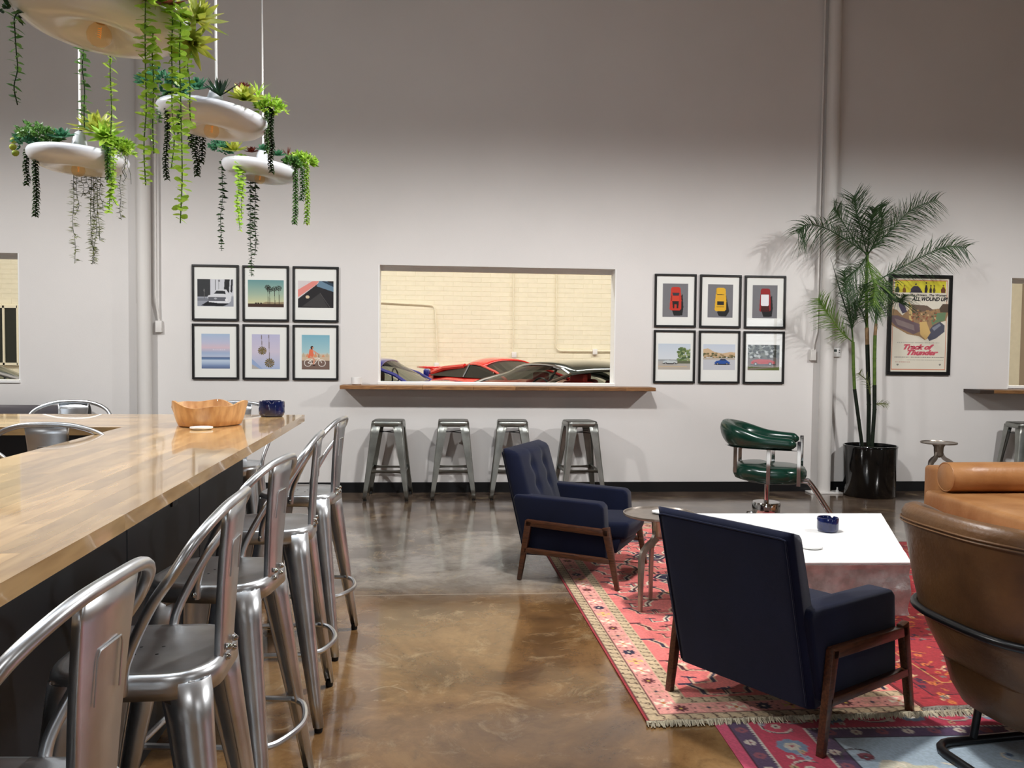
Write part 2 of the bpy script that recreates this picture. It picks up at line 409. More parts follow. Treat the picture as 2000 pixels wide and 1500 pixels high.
# opening trim: slim white liner along sill and jambs, grey head
for i, (a, b, c, d) in enumerate(OP):
    m = MB(); m.box(((a+b)/2, WY+.09, c+.012), (b-a, .22, .024))
    for x in (a+.006, b-.006): m.box((x, WY+.1, (c+d)/2), (.012, .2, d-c))
    struct('trim_%d' % (i+1), m, WHITE)
    # window mullion frame on the garage side
    struct('window_%d' % (i if i else 6), (lambda m_: (m_.box(((a+b)/2, WY+WT+.01, d-.02), (b-a, .03, .04)), m_)[1])(MB()), WHITE)
# ceiling purlins, unseen but plausible
# ------------------------------------------------------------------ pipe columns, conduits, boxes
def column(name, x, label, cx_off, box_z, other):
    t = thing(name, label, 'column', (x, WY-.10, 0))
    obj('post', MB().lathe([(0, 0), (.066, 0), (.066, ZC), (0, ZC)], 28), PIPE, t)
    obj('base_plate', MB().rbox((0, -.01, .008), (.34, .16, .016), .003), PIPE, t)
    for sx in (-1, 1):
        b_ = obj('anchor_bolt', MB().lathe([(0, .016), (.016, .016), (.014, .034), (.008, .036), (.008, .062), (0, .064)], 10, c=(sx*.135, -.03, 0)), WHITE, t)
    return t
column('pipe_column', -2.909, 'white pipe column behind the hanging vines, left of the photo group', 0, 0, 0)
column('pipe_column', 3.992, 'white pipe column between the photo group and the potted palm', 0, 0, 0)
def conduit(label, pts, box, parts=True):
    t = thing('electrical_conduit', label, 'conduit', pts[-1])
    o = Vector(pts[-1])
    obj('pipe', MB().tube([Vector(p)-o for p in pts], .011, 8), PIPE, t)
    if box:
        obj('junction_box', MB().rbox(Vector(box)-o, (.062, .05, .115), .006), PIPE, t)
    return t
zt = ZC-.02
conduit('white conduit ending in a junction box right of the left column', [(-2.805, WY-.07, zt), (-2.805, WY-.07, 1.95), (-2.80, WY-.05, 1.85), (-2.79, WY-.035, 1.72)], (-2.79, WY-.026, 1.655))
conduit('short white conduit strapped along the left side of the left column', [(-2.992, WY-.05, zt), (-2.992, WY-.05, 1.95), (-2.992, WY-.05, 1.88)], None)
conduit('white conduit ending in a junction box left of the right column', [(3.905, WY-.04, zt), (3.905, WY-.04, 1.7), (3.885, WY-.03, 1.60), (3.872, WY-.03, 1.5)], (3.87, WY-.026, 1.445))
t = thing('thermostat', 'small white wall thermostat with a dark display beside the right column', 'thermostat', (4.125, WY, 1.475))
obj('casing', MB().rbox((0, -.014, 0), (.105, .028, .095), .006), WHITE, t)
obj('display', MB().box((-.018, -.0285, .018), (.05, .002, .026)), mat('lcd', (58, 70, 62), .2), t, smooth=0)
for k in range(2): obj('button', MB().rbox((.034, -.029, .022-k*.022), (.014, .004, .01), .002), GREYF, t)
# ------------------------------------------------------------------ garage beyond: painted brick wall
gw = struct('wall_garage', MB().box(((XL+XR)/2, GY+.1, ZC/2), (XR-XL, .2, ZC)), CREAM)
BW, BH = .40, .10
bm_ = MB().rbox((0, 0, 0), (BW-.003, .012, BH-.003), .003, 1)
bo = obj('brick', bm_, CREAM, gw, smooth=0); D.objects.remove(bo, do_unlink=True)
bme = D.meshes['brick']
spots = []; rest = []
r2 = random.Random(3)
k = 0
for row in range(60):
    z = .05+row*BH
    for col in range(-28, 33):
        x = col*BW+(row % 2)*BW/2
        vis = (-1.6 < x < 3.9 and 1.05 < z < 3.4)
        (spots if vis else rest).append((x, z))
spots.sort(key=lambda p: (abs(p[0]-1), p[1])); rest += spots[300:]
for (x, z) in spots[:300]:
    b = D.objects.new('brick', bme); C.objects.link(b); b.parent = gw
    b.location = (x, GY+.001-r2.random()*.0025, z); b.rotation_euler = (r2.uniform(-.004, .004), 0, r2.uniform(-.005, .005))
rm = MB()
for (x, z) in rest:
    if XL+.2 < x < XR-.2: rm.box((x, GY+.001-r2.random()*.0025, z), (BW-.003, .012, BH-.003))
obj('brickwork', rm, CREAM, gw, smooth=0, kind='stuff')
# surface conduits on the garage wall
def gconduit(label, px, box=None, r=.014):
    pts = [on_y(a, b, GY-.05) for a, b in px]; o = pts[0].copy()
    t = thing('electrical_conduit', label, 'conduit', o)
    q = []
    for i, p in enumerate(pts):
        if 0 < i < len(pts)-1:
            a, b = (pts[i-1]-p), (pts[i+1]-p); d = min(.12, a.length/2, b.length/2)
            for s in range(5):
                u = s/4; q.append((p+a.normalized()*d)*(1-u)**2+p*2*u*(1-u)+(p+b.normalized()*d)*u*u)
        else: q.append(p)
    obj('pipe', MB().tube([v-o for v in q], r, 6), CREAM, t)
    if box:
        for bx in box: obj('junction_box', MB().rbox(on_y(bx[0], bx[1], GY-.05)-o, (.1, .06, .12), .006), WHITE, t)
gconduit('cream conduit with a rounded corner at the left of the garage wall', [(700, 588), (849, 596), (854, 680), (853, 712)], [(853, 714)])
gconduit('cream conduit dropping straight to a box in the middle of the garage wall', [(1004, 440), (1002, 690)], [(1004, 693)])
gconduit('cream conduit curving to the right across the garage wall', [(1088, 440), (1086, 685), (1230, 686)], [(1162, 687)])
gconduit('low horizontal conduit on the garage wall left of the red car', [(856, 714), (935, 714)])
# garage-side window seen through the left opening
t = thing('interior_window', 'dark two-pane interior window seen through the left wall opening', 'window', on_y(10, 655, GY-.05))
o_ = t.location.copy()
a, b = on_y(-60, 598, GY-.05)-o_, on_y(36, 711, GY-.05)-o_
fm = MB()
for x in (a.x, on_y(8, 655, GY-.05).x-o_.x, b.x): fm.box((x, 0, (a.z+b.z)/2), (.035, .06, a.z-b.z+.06))
for z in (a.z, b.z): fm.box(((a.x+b.x)/2, 0, z), (b.x-a.x, .06, .05))
obj('window_frame', fm, CREAM, t, smooth=0)
for (x0, x1) in ((a.x, on_y(8, 655, GY-.05).x-o_.x), (on_y(8, 655, GY-.05).x-o_.x, b.x)):
    obj('pane', MB().box(((x0+x1)/2, .01, (a.z+b.z)/2), (x1-x0-.03, .01, a.z-b.z-.04)), mat('dark_glass', (34, 38, 30), .1), t, smooth=0)
# ------------------------------------------------------------------ wall counters (shelves) of wooden staves
def wall_counter(name, x0, x1, z1, th, dep, label, seg, dark_first=False):
    t = thing(name, label, 'shelf', ((x0+x1)/2, WY, z1))
    n = len(seg)+1; xs = [x0]+seg+[x1]
    for i in range(n):
        a, b = xs[i]-(x0+x1)/2, xs[i+1]-(x0+x1)/2
        o = obj('plank', MB().rbox(((a+b)/2, -dep/2, -th/2), (b-a-.0012, dep, th), .002, 1), BLKW if (dark_first and i == 0) else SHELFW, t, smooth=0)
    for x in ((x0+x1)/2-(x1-x0)*.3, (x0+x1)/2+(x1-x0)*.3):
        pass
    return t
BLKW = mat('charred_wood', (48, 36, 28), .5, objrand=.1)
wall_counter('wall_counter', -1.004, 2.136, 1.098, .036, .28, 'long reclaimed wood counter under the garage opening', [-.55, -.2, .3, .72, 1.05, 1.5, 1.83])
wall_counter('wall_counter', on_y(1914, 763, WY-.28).x, 8.9, 1.10, .036, .28, 'wooden wall counter with a dark end board at the right edge of the picture', [on_y(1942, 763, WY-.28).x, 6.4, 7.2, 8.0], True)
p = on_y(696, 748, WY-.14)
t = thing('candle_cup', 'small white candle cup on the left end of the wall counter', 'cup', (p.x, p.y, 1.0985))
obj('cup_wall', MB().lathe([(0, .004), (.036, 0), (.050, .012), (.052, .075), (.048, .075), (.046, .014), (0, .012)], 24), WHITE, t)
obj('wax', MB().lathe([(0, .045), (.044, .045), (.045, .03)], 20), mat('wax', (240, 238, 230), .5), t)
# ------------------------------------------------------------------ bar table
BT = .024
bar = thing('bar_table', 'L-shaped butcher block bar table on a charcoal base with metal stools around it', 'table', (-.804, 4.978, 0), BT)
def staves(x0, x1, y0, y1, along, w, ln):
    rr = random.Random(11)
    if along == 'y':
        n = round((x1-x0)/w); w = (x1-x0)/n
        for i in range(n):
            y = y1; first = rr.uniform(.3, 1)*ln
            while y > y0+.01:
                l_ = min(first if y == y1 else ln*rr.uniform(.8, 1.15), y-y0)
                if y-y0-l_ < .15: l_ = y-y0
                yield (x0+w*(i+.5), y-l_/2, w, l_); y -= l_
    else:
        n = round((y1-y0)/w); w = (y1-y0)/n
        for i in range(n):
            x = x1; first = rr.uniform(.3, 1)*ln
            while x > x0+.01:
                l_ = min(first if x == x1 else ln*rr.uniform(.8, 1.15), x-x0)
                if x-x0-l_ < .15: l_ = x-x0
                yield (x-l_/2, y0+w*(i+.5), l_, w); x -= l_
STAVEY = STAVE.copy(); STAVEY.name = 'maple_butcher_block_across'
for n_ in STAVEY.node_tree.nodes:
    if n_.type == 'MAPPING': n_.inputs['Scale'].default_value = (9, 1.4, 9)
for (x, y, a, b) in staves(-.75, 0, -4.9, 0, 'y', .062, 1.1):
    obj('stave', MB().box((x, y, 1.0505), (a-.0002, b-.0002, .039)), STAVEY, bar, smooth=0)
for (x, y, a, b) in staves(-3.3, -.75, -.80, 0, 'x', .062, 1.1):
    obj('stave', MB().box((x, y, 1.0505), (a-.0002, b-.0002, .039)), STAVE, bar, smooth=0)
for i in range(5):
    y = -.34-i*.9
    obj('base_panel', MB().rbox((-.45, y-.4475, .515), (.34, .893, 1.03), .004, 1), BARBASE, bar, smooth=0)
for i in range(3):
    obj('base_panel', MB().rbox((-.62-.4475-i*.9, -.44, .515), (.893, .24, 1.03), .004, 1), BARBASE, bar, smooth=0)
for y in (-1.62, -3.4):
    o = obj('outlet', MB().rbox((-.276, y, .90), (.008, .075, .12), .003, 1), BLKM, bar)
    for dz in (-.025, .025): obj('socket', MB().rbox((-.271, y, .90+dz), (.004, .034, .03), .002, 1), DARKRUB, o)
obj('cable_box', MB().rbox((-.255, -3.62, .62), (.05, .10, .07), .006, 1), DARKRUB, bar)
obj('cable', MB().tube([(-.265, -3.1, .66), (-.262, -3.6, .645), (-.262, -4.4, .60)], .006, 6), DARKRUB, bar)
TOP = 1.0705
p = Vector((-1.17, 4.29, TOP))
# ------------------------------------------------------------------ wooden bowl, dish, cups
t = thing('wooden_bowl', 'large wavy-rimmed carved wooden bowl on the bar table', 'bowl', p)
def bowl_mesh():
    n = 56; prof = [(.0, 0), (.12, 0), (.150, .012), (.172, .05), (.182, .09), (.190, 1)]
    rings = []
    def rim(a): return .108+.013*math.sin(3*a+2.2)+.010*math.sin(5*a+1.0)
    outer = [(.135, 0), (.150, .006), (.160, .03), (.168, .06), (.180, None)]
    inner = [(.168, None), (.153, .06), (.142, .03), (.10, .018), (.03, .014)]
    for (r, z) in outer+inner:
        rg = []
        for k in range(n):
            a = 2*PI*k/n; rr_ = r*(1+.05*math.sin(3*a+.5)+.03*math.sin(5*a))
            rg.append((rr_*math.cos(a), rr_*math.sin(a), rim(a)*(1 if r > .18 else .985) if z is None else z))
        rings.append(rg)
    return MB().rings(rings)
obj('bowl_body', bowl_mesh(), BOWLW, t, smooth=50)
def low_dish(loc, r, label):
    t = thing('coaster_dish', label, 'dish', loc)
    obj('dish', MB().lathe([(0, 0), (r*.8, 0), (r, .006), (r*1.0, .012), (r*.93, .012), (r*.85, .007), (0, .006)], 32), WHITE, t)
low_dish(Vector((-1.135, 4.06, TOP)), .052, 'small round white dish in front of the wooden bowl')
def ashtray(loc, r, h, label):
    t = thing('ashtray_cup', label, 'cup', loc)
    n = 48; rings = []
    for (q, z) in [(.80, 0), (.93, .08), (1, .25), (1.0, .93), (.97, 1.0), (.90, 1.0), (.87, .93), (.87, .2), (.7, .12), (.1, .12)]:
        rg = []
        for k in range(n):
            a = 2*PI*k/n; notch = .12 if (z > .9 and min(abs((a-c+PI) % (2*PI)-PI) for c in (.7, 2.8, 4.9)) < .13) else 0
            rg.append((r*q*math.cos(a), r*q*math.sin(a), h*(z-notch)))
        rings.append(rg)
    obj('cup_body', MB().rings(rings), NAVYG, t, smooth=50)
ashtray(Vector((-.965, 4.84, TOP)), .071, .088, 'navy glazed notched cup at the far corner of the bar table')
# ------------------------------------------------------------------ steel stools
def leg_L(p0, p1, w0, w1, yaw):
    rows = []
    for i in range(9):
        t_ = i/8; c = Vector(p0).lerp(Vector(p1), t_); w_ = w0+(w1-w0)*t_**.8; sx, sy = (1 if math.cos(yaw) > 0 else -1), (1 if math.sin(yaw) > 0 else -1)
        r = w_*.22; q = [(-w_, -.006), (-w_, 0), (-w_*.6, 0), (-r, 0), (-r*.3, -r*.08), (-r*.08, -r*.3), (0, -r), (0, -w_*.6), (0, -w_), (-.006, -w_)]
        rows.append([c+Vector((sx*(a+w_*.45), sy*(b+w_*.45), 0)) for a, b in q])
    return MB().sheet(rows)
def leg_mesh(p0, p1, w0, w1, yaw):
    """folded sheet leg, convex to the outside corner"""
    rows = []; n = 10
    for i in range(9):
        t_ = i/8; c = Vector(p0).lerp(Vector(p1), t_); w_ = w0+(w1-w0)*t_**.8
        pts = []
        for k in range(n+1):
            a = yaw-1.75+3.5*k/n
            rr_ = w_*.62
            pts.append(c+Vector((math.cos(a)*rr_, math.sin(a)*rr_, 0))*(1+.12*math.cos(2*(a-yaw)))-Vector((math.cos(yaw), math.sin(yaw), 0))*rr_*.6)
        rows.append(pts)
    return MB().sheet(rows)
def foot(p, r=.015): return MB().lathe([(0, 0), (r, 0), (r*1.1, .012), (r*.95, .028), (0, .03)], 10, c=p)
def seat_mesh(w, d, r, z, dish=.006, skirt=.045, lip=.010):
    rs = []
    def ring(s, dz, e=0):
        return [(x, y, z+dz) for x, y in rrect(w*s+e, d*s+e, max(.004, r*s+e/2), 7)]
    rs = [ring(.05, -dish), ring(.5, -dish), ring(.78, -dish*.9), ring(.88, -dish*.3), ring(.93, 0), ring(.97, -.001), ring(1, -.008), ring(1, -.016, .006), ring(1, -skirt, .008)]
    return MB().rings(rs, cap0=True, cap1=False)
def base_parts(t, sw, fw_, zt, zr, wtop=.085, fn=None, mt=None):
    a = sw/2; b = fw_/2
    for sx in (-1, 1):
        for sy in (-1, 1):
            yaw = math.atan2(sy, sx)
            o = obj('leg', (fn or leg_mesh)((sx*a, sy*a, zt), (sx*b, sy*b, .02), wtop, .034, yaw), mt or STEEL, t, solid=.003, smooth=60)
            obj('rubber_foot', foot((sx*b-sx*.006, sy*b-sy*.006, 0)), DARKRUB, o)
    return a, b
def at_z(a, b, zt, z): return a+(b-a)*(zt-z)/zt
def make_bar_stool():
    t = thing('bar_stool', 'x', 'stool')
    obj('seat', seat_mesh(.355, .345, .105, .765, dish=.007, skirt=.052), STEEL, t, solid=.002, smooth=50)
    zt = .745; a, b = base_parts(t, .262, .45, zt, .28, .098)
    ap = MB()
    for (dx, dy) in ((1, 0), (-1, 0), (0, 1), (0, -1)):   # arched aprons between the leg heads
        n = 12; rows = []
        for i in range(n+1):
            s = -1+2*i/n; lo = zt-.085+.062*(1-abs(s)**2.2)
            e = .158; e2 = .163
            if dx: rows.append([(dx*e, s*.145, zt+.002), (dx*e2, s*.15, lo)])
            else: rows.append([(s*.145, dy*e, zt+.002), (s*.15, dy*e2, lo)])
        ap.sheet(rows)
    obj('apron', ap, STEEL, t, solid=.003)
    hole = MB()
    for (x, y) in ((.025, .025), (-.025, .025), (.025, -.025), (-.025, -.025)): hole.lathe([(0, .7595), (.004, .7595), (.0045, .7585)], 10, c=(x, y, 0))
    obj('drain_hole', hole, DARKRUB, t, kind='stuff')
    zr = .285; q = at_z(a, b, zt, zr)-.012
    for s in (-1, 1):
        obj('footrest', MB().tube([(-q, s*q, zr), (q, s*q, zr)], .010, 8), STEEL, t)
    obj('footrest', MB().tube([(q, -q, zr), (q, q, zr)], .010, 8), STEEL, t)
    obj('footrest', MB().tube(bez([(-q, -q, zr), (-q-.05, -q*.75, zr+.0), (-q-.085, 0, zr), (-q-.05, q*.75, zr), (-q, q, zr)], 6), .010, 8), STEEL, t)
    pts = bez([(.0, -.178, .728), (-.012, -.186, .80), (-.07, -.222, .92), (-.125, -.245, 1.0), (-.165, -.215, 1.066), (-.195, -.12, 1.108), (-.205, 0, 1.118),
               (-.195, .12, 1.108), (-.165, .215, 1.066), (-.125, .245, 1.0), (-.07, .222, .92), (-.012, .186, .80), (.0, .178, .728)], 7)
    fl = [.0115]*len(pts)
    obj('back_hoop', MB().tube(pts, fl, 10), STEEL, t)
    # splat with folded edges
    rows = []
    for i in range(11):
        u = i/10; z = 1.108-u*(1.108-.735); x = -.203+u*.028+.004*math.sin(u*PI); w_ = .088-.030*u
        rows.append([(x+.016, -w_-.001, z), (x+.004, -w_, z), (x-.0, -w_+.006, z), (x, 0, z), (x, w_-.006, z), (x+.004, w_, z), (x+.016, w_+.001, z)])
    sp = obj('splat', MB().sheet(rows), STEEL, t, solid=.0025)
    em = [(-.2055, y, z) for y, z in ((-.04, .94), (-.04, 1.01), (-.034, 1.02), (.034, 1.02), (.04, 1.01), (.04, .94))]
    em = [(-.203+(1.108-z)/(.373)*.028-.001, y, z) for _, y, z in em]
    obj('embossed_line', MB().tube(em, .0018, 6), STEEL, sp)
    for (x, y, z) in ((-.181, -.03, .752), (-.181, .03, .752), (0, -.192, .742), (0, .192, .742), (-.184, .03, .775), (-.184, -.03, .775)):
        n = Vector((-1, 0, 0)) if abs(y) < .1 else Vector((0, 1 if y > 0 else -1, 0))
        M = Matrix.Translation((x, y, z)) @ n.to_track_quat('Z', 'Y').to_matrix().to_4x4()
        obj('bolt', MB().lathe([(0, .010), (.004, .009), (.0075, .005), (.008, 0), (.008, -.004)], 10, M=M), CHROME, t)
    return t
S_ = [(-.69, 4.17, PI-.10, 'steel bar stool with a back, last one at the far end of the right row'),
      (-.69, 3.40, PI+.04, 'steel bar stool with a back, second from the far end of the right row'),
      (-.69, 2.66, PI-.12, 'steel bar stool with a back, middle of the right row'),
      (-.67, 1.97, PI+.02, 'steel bar stool with a back, second nearest in the right row'),
      (-.685, 1.285, PI-.06, 'steel bar stool with a back, nearest to the viewer at the bottom left'),
      (-1.26, 5.12, -PI/2+.05, 'steel bar stool beyond the bar table, its hoop behind the wooden bowl'),
      (-2.25, 5.12, -PI/2-.03, 'steel bar stool beyond the bar table, its hoop above the left far edge'),
      (-1.72, 3.97, PI/2+.06, 'steel bar stool inside the corner of the L-shaped table, splat facing the viewer'),
      (-1.83, 3.22, PI/2+.28, 'steel bar stool at the left edge inside the table, only the hoop top showing')]
st = make_bar_stool()
for i, (x, y, rz, lb) in enumerate(S_):
    if i == 0: st.location = (x, y, 0); st.rotation_euler = (0, 0, rz); tag(st, lb, 'stool', 'steel bar stools around the bar table')
    else: dup(st, (x, y, 0), rz, lb)
def make_backless():
    t = thing('backless_stool', 'x', 'stool')
    obj('seat', seat_mesh(.295, .295, .04, .765, dish=.005, skirt=.05), STEELD, t, solid=.002, smooth=50)
    zt = .74; a, b = base_parts(t, .215, .41, zt, .28, .092, leg_L, STEELD)
    ap = MB()
    for (dx, dy) in ((1, 0), (-1, 0), (0, 1), (0, -1)):
        n = 12; rows = []
        for i in range(n+1):
            s = -1+2*i/n; lo = zt-.06+.03*(1-abs(s)**4)
            if dx: rows.append([(dx*.140, s*.13, zt+.002), (dx*.150, s*.135, lo)])
            else: rows.append([(s*.13, dy*.140, zt+.002), (s*.135, dy*.150, lo)])
        ap.sheet(rows)
    obj('apron', ap, STEELD, t, solid=.003)
    obj('cross_brace', MB().box((0, 0, .655), (.30, .03, .006), rz=PI/4).box((0, 0, .648), (.30, .03, .006), rz=-PI/4), BLKM, t, smooth=0)
    zr = .285; q = at_z(a, b, zt, zr)
    for k in range(4):
        M = Matrix.Rotation(k*PI/2, 4, 'Z')
        n = 10; rows = []
        for i in range(n+1):
            s = -1+2*i/n; e = .012*abs(s)**4
            rows.append([(s*q, -q-.012, zr-.016-e), (s*q, -q-.016, zr+.004+e), (s*q, -q+.008, zr+.006+e)])
        obj('footrest', MB().sheet(rows, M=M), STEELD, t, solid=.003)
    return t
bs = make_backless(); bx = [on_y(757, 826, 8.12).x, on_y(886, 826, 8.14).x, on_y(1003, 826, 8.14).x, on_y(1137, 826, 8.14).x, on_y(2022, 826, 8.14).x]
labs = ['steel backless stool under the wall counter, leftmost, nearest the bar table', 'steel backless stool under the wall counter, second from the left',
        'steel backless stool under the wall counter, partly behind the navy armchair back', 'steel backless stool under the right end of the wall counter',
        'steel backless stool cut off by the right picture edge, behind the leather sofa']
for i, x in enumerate(bx):
    rz = (-.06, .0, -.05, .09, -.1)[i]; y = (8.27, 8.29, 8.29, 8.29, 8.27)[i]
    if i == 0: bs.location = (x, y, 0); bs.rotation_euler = (0, 0, rz); tag(bs, labs[0], 'stool', 'backless steel stools along the wall')
    else: dup(bs, (x, y, 0), rz, labs[i])
# ------------------------------------------------------------------ navy armchairs
def make_armchair():
    t = thing('armchair', 'x', 'chair')
    for s in (-1, 1):
        y = s*.360
        fr = MB()
        # side frame: legs plus rails
        def bar_(p0, p1, w0, w1, th=.030):
            p0 = Vector(p0); p1 = Vector(p1); d = (p1-p0).normalized(); n = Vector((-d.z, 0, d.x))
            vs = []
            for (p_, w_) in ((p0, w0), (p1, w1)):
                for (a, b) in ((-1, -1), (1, -1), (1, 1), (-1, 1)): vs.append(p_+n*(a*w_/2)+Vector((0, b*th/2, 0)))
            return vs, [(0, 1, 2, 3), (4, 7, 6, 5), (0, 4, 5, 1), (1, 5, 6, 2), (2, 6, 7, 3), (3, 7, 4, 0)]
        def part(nm, p0, p1, w0, w1, par, th=.030):
            vs, fs = bar_(p0, p1, w0, w1, th)
            m_ = MB(); tmp = MB().add(vs, fs)
            bm = bmesh.new(); q = [bm.verts.new(v) for v in tmp.v]; [bm.faces.new([q[i] for i in f]) for f in tmp.f]
            bmesh.ops.recalc_face_normals(bm, faces=bm.faces)
            bmesh.ops.bevel(bm, geom=list(bm.edges), offset=.004, segments=2, profile=.5, affect='EDGES')
            bm.verts.index_update(); m_.add([v.co.copy() for v in bm.verts], [tuple(v.index for v in f.verts) for f in bm.faces]); bm.free()
            return obj(nm, m_, WALNUT, par)
        part('leg', (-.33, y, 0), (-.268, y, .385), .026, .046, t)
        part('leg', (.315, y, 0), (.235, y, .385), .026, .050, t)
        part('top_rail', (-.285, y, .372), (.252, y, .352), .042, .042, t)
        part('side_rail', (-.296, y, .195), (.272, y, .18), .032, .032, t)
        # upholstered arm
        prof = [(-.385, .515), (-.345, .20), (.20, .165), (.225, .455), (.205, .48), (-.36, .53)]
        prof = [(-.39, .51), (-.375, .54), (.185, .525), (.212, .50), (.235, .17), (-.30, .185)]
        M = Matrix(((1, 0, 0, 0), (0, 0, 1, 0), (0, 1, 0, 0), (0, 0, 0, 1)))
        arm = MB(); arm.bev('prism', .014, 3, prof, s*.342 if s < 0 else .235, s*.235 if s < 0 else .342, M=M)
        obj('arm', arm, BLUE, t, smooth=60)
    obj('seat_base', MB().bev('prism', .012, 2, [(-.30, .18), (.27, .20), (.30, .30), (-.30, .28)], -.232, .232, M=Matrix(((1, 0, 0, 0), (0, 0, 1, 0), (0, 1, 0, 0), (0, 0, 0, 1)))), BLUE, t)
    obj('seat_cushion', MB().bev('prism', .025, 3, [(-.30, .26), (.325, .285), (.345, .40), (-.30, .36)], -.23, .23, M=Matrix(((1, 0, 0, 0), (0, 0, 1, 0), (0, 1, 0, 0), (0, 0, 0, 1))), sub=3, puff=.022), BLUE, t, smooth=60)
    # back: leaning slab with button dimples on the front
    nx, nz = 33, 41; W = .315
    def P_(u, v, front):
        y = (u*2-1)*W; z = .155+v*.67
        xb = -.325-.165*v
        th = .135*(1-.25*v)
        eu = min(1, (1-abs(u*2-1))*9); ev = min(1, (1-v)*14); e = math.sqrt(max(0, 1-(1-min(eu, ev))**2))
        if not front: return (xb+.02*(1-e), y, z)
        x = xb+.03+(th-.03)*e+.02*(1-(u*2-1)**2)*e
        for bu, bv in ((.33, .63), (.67, .63), (.33, .82), (.67, .82)):
            d = math.hypot((u-bu)*2*W, (v-bv)*.67); x -= .020*math.exp(-(d/.035)**2)+.008*math.exp(-(abs(u-bu)*2*W/.014)**2)*math.exp(-((v-bv)*.67/.11)**2)
        return (x, y, z)
    fr = [[P_(i/(nx-1), j/(nz-1), True) for i in range(nx)] for j in range(nz)]
    bk = [[P_(i/(nx-1), j/(nz-1), False) for i in range(nx)] for j in range(nz)]
    b = MB().sheet(fr); n0 = nx*nz; b.sheet(bk)
    edge = [i for i in range(nx)]+[nx*j+nx-1 for j in range(1, nz)]+[nx*(nz-1)+i for i in range(nx-2, -1, -1)]+[nx*j for j in range(nz-2, 0, -1)]
    for k in range(len(edge)):
        a_, c_ = edge[k], edge[(k+1) % len(edge)]; b.f.append((a_, c_, c_+n0, a_+n0))
    bo_ = obj('backrest', b, BLUE, t, smooth=70)
    for bu, bv in ((.33, .63), (.67, .63), (.33, .82), (.67, .82)):
        c_ = P_(bu, bv, True); obj('button', MB().lathe([(0, .005), (.008, .003), (.010, -.004)], 12, M=Matrix.Translation(c_) @ Matrix.Rotation(PI/2, 4, 'Y')), BLUE, bo_)
    pip = [P_(.03, v, False) for v in np.linspace(0.02, .96, 12)]+[P_(u, .965, False) for u in np.linspace(.06, .94, 12)]+[P_(.97, v, False) for v in np.linspace(.96, .02, 12)]
    obj('piping', MB().tube([(q[0]-.003, q[1], q[2]) for q in pip], .0035, 6), BLUE, bo_)
    return t
ac = make_armchair()
def place_chair(o, rl, rr, label):
    """rl, rr: rear-left and rear-right floor contact"""
    rl = Vector((rl[0], rl[1])); rr = Vector((rr[0], rr[1])); a = (rl-rr).normalized(); ang = math.atan2(a.y, a.x)-PI/2
    f_ = Vector((math.cos(ang), math.sin(ang))); c = (rl+rr)/2+f_*.33; return (c.x, c.y, 0), ang
l1, a1 = place_chair(ac, (.97, 3.493), (1.38, 2.865), '')
ac.location = l1; ac.rotation_euler = (0, 0, a1); tag(ac, 'navy velvet armchair with walnut frame, seen from behind, before the concrete table', 'chair', 'navy armchairs')
rr1 = Vector((.5, 5.274)); fr1 = Vector((1.079, 4.976)); ang = math.atan2(fr1.y-rr1.y, fr1.x-rr1.x)
c1 = (rr1+fr1)/2+Vector((-math.sin(ang), math.cos(ang)))*.355
dup(ac, (c1.x, c1.y, 0), ang, 'navy velvet armchair with walnut frame, tufted back, beside the small tray table')
# ------------------------------------------------------------------ side tables
def tray_table(loc, r, h, rz, label, legs=3, leg_r=.145):
    t = thing('tray_table', label, 'table', loc, rz, 'round metal tray tables')
    obj('tray', MB().lathe([(0, h-.014), (r*.96, h-.016), (r, h-.010), (r*1.0, h), (r*.97, h), (r*.95, h-.008), (0, h-.008)], 48), TAUPE, t)
    obj('hub', MB().lathe([(0, h-.018), (.065, h-.018), (.045, h-.05), (.040, h-.13), (.02, h-.15), (0, h-.15)], 20), TAUPE, t)
    for k in range(legs):
        a = 2*PI*k/legs
        R_ = leg_r; pts = [(.015, h-.08), (.045, h-.15), (R_*.78, h-.195), (R_*.97, h-.26), (R_, 0.0)]
        w_ = [.030, .030, .030, .028, .012]
        rings = []; B = bez([(x, 0, z) for x, z in pts], 5); m = len(B)
        for i, q in enumerate(B):
            tt = i/(m-1)*(len(pts)-1); j = min(int(tt), len(pts)-2); ww = w_[j]+(w_[j+1]-w_[j])*(tt-j)
            tn = (B[min(i+1, m-1)]-B[max(i-1, 0)]).normalized(); n = Vector((-tn.z, 0, tn.x))
            rings.append([q+n*(sx*ww/1.6)+Vector((0, sy*.010, 0)) for sx, sy in ((-1, -1), (1, -1), (1, 1), (-1, 1))])
        obj('leg', MB().rings(rings, M=Matrix.Rotation(a, 4, 'Z')), TAUPE, t, smooth=45)
    return t
st1 = Vector((1.228, 4.635, 0))
a_ = math.radians(213)
tray_table(st1, .205, .55, a_, 'round brushed metal tray table between the two navy armchairs')
low_dish(Vector((1.235, 4.66, .5425)), .045, 'round white coaster on the tray table between the armchairs')
tray_table(Vector((4.78, 7.72, 0)), .165, .62, -PI/6, 'round metal tray table against the wall behind the leather sofa')
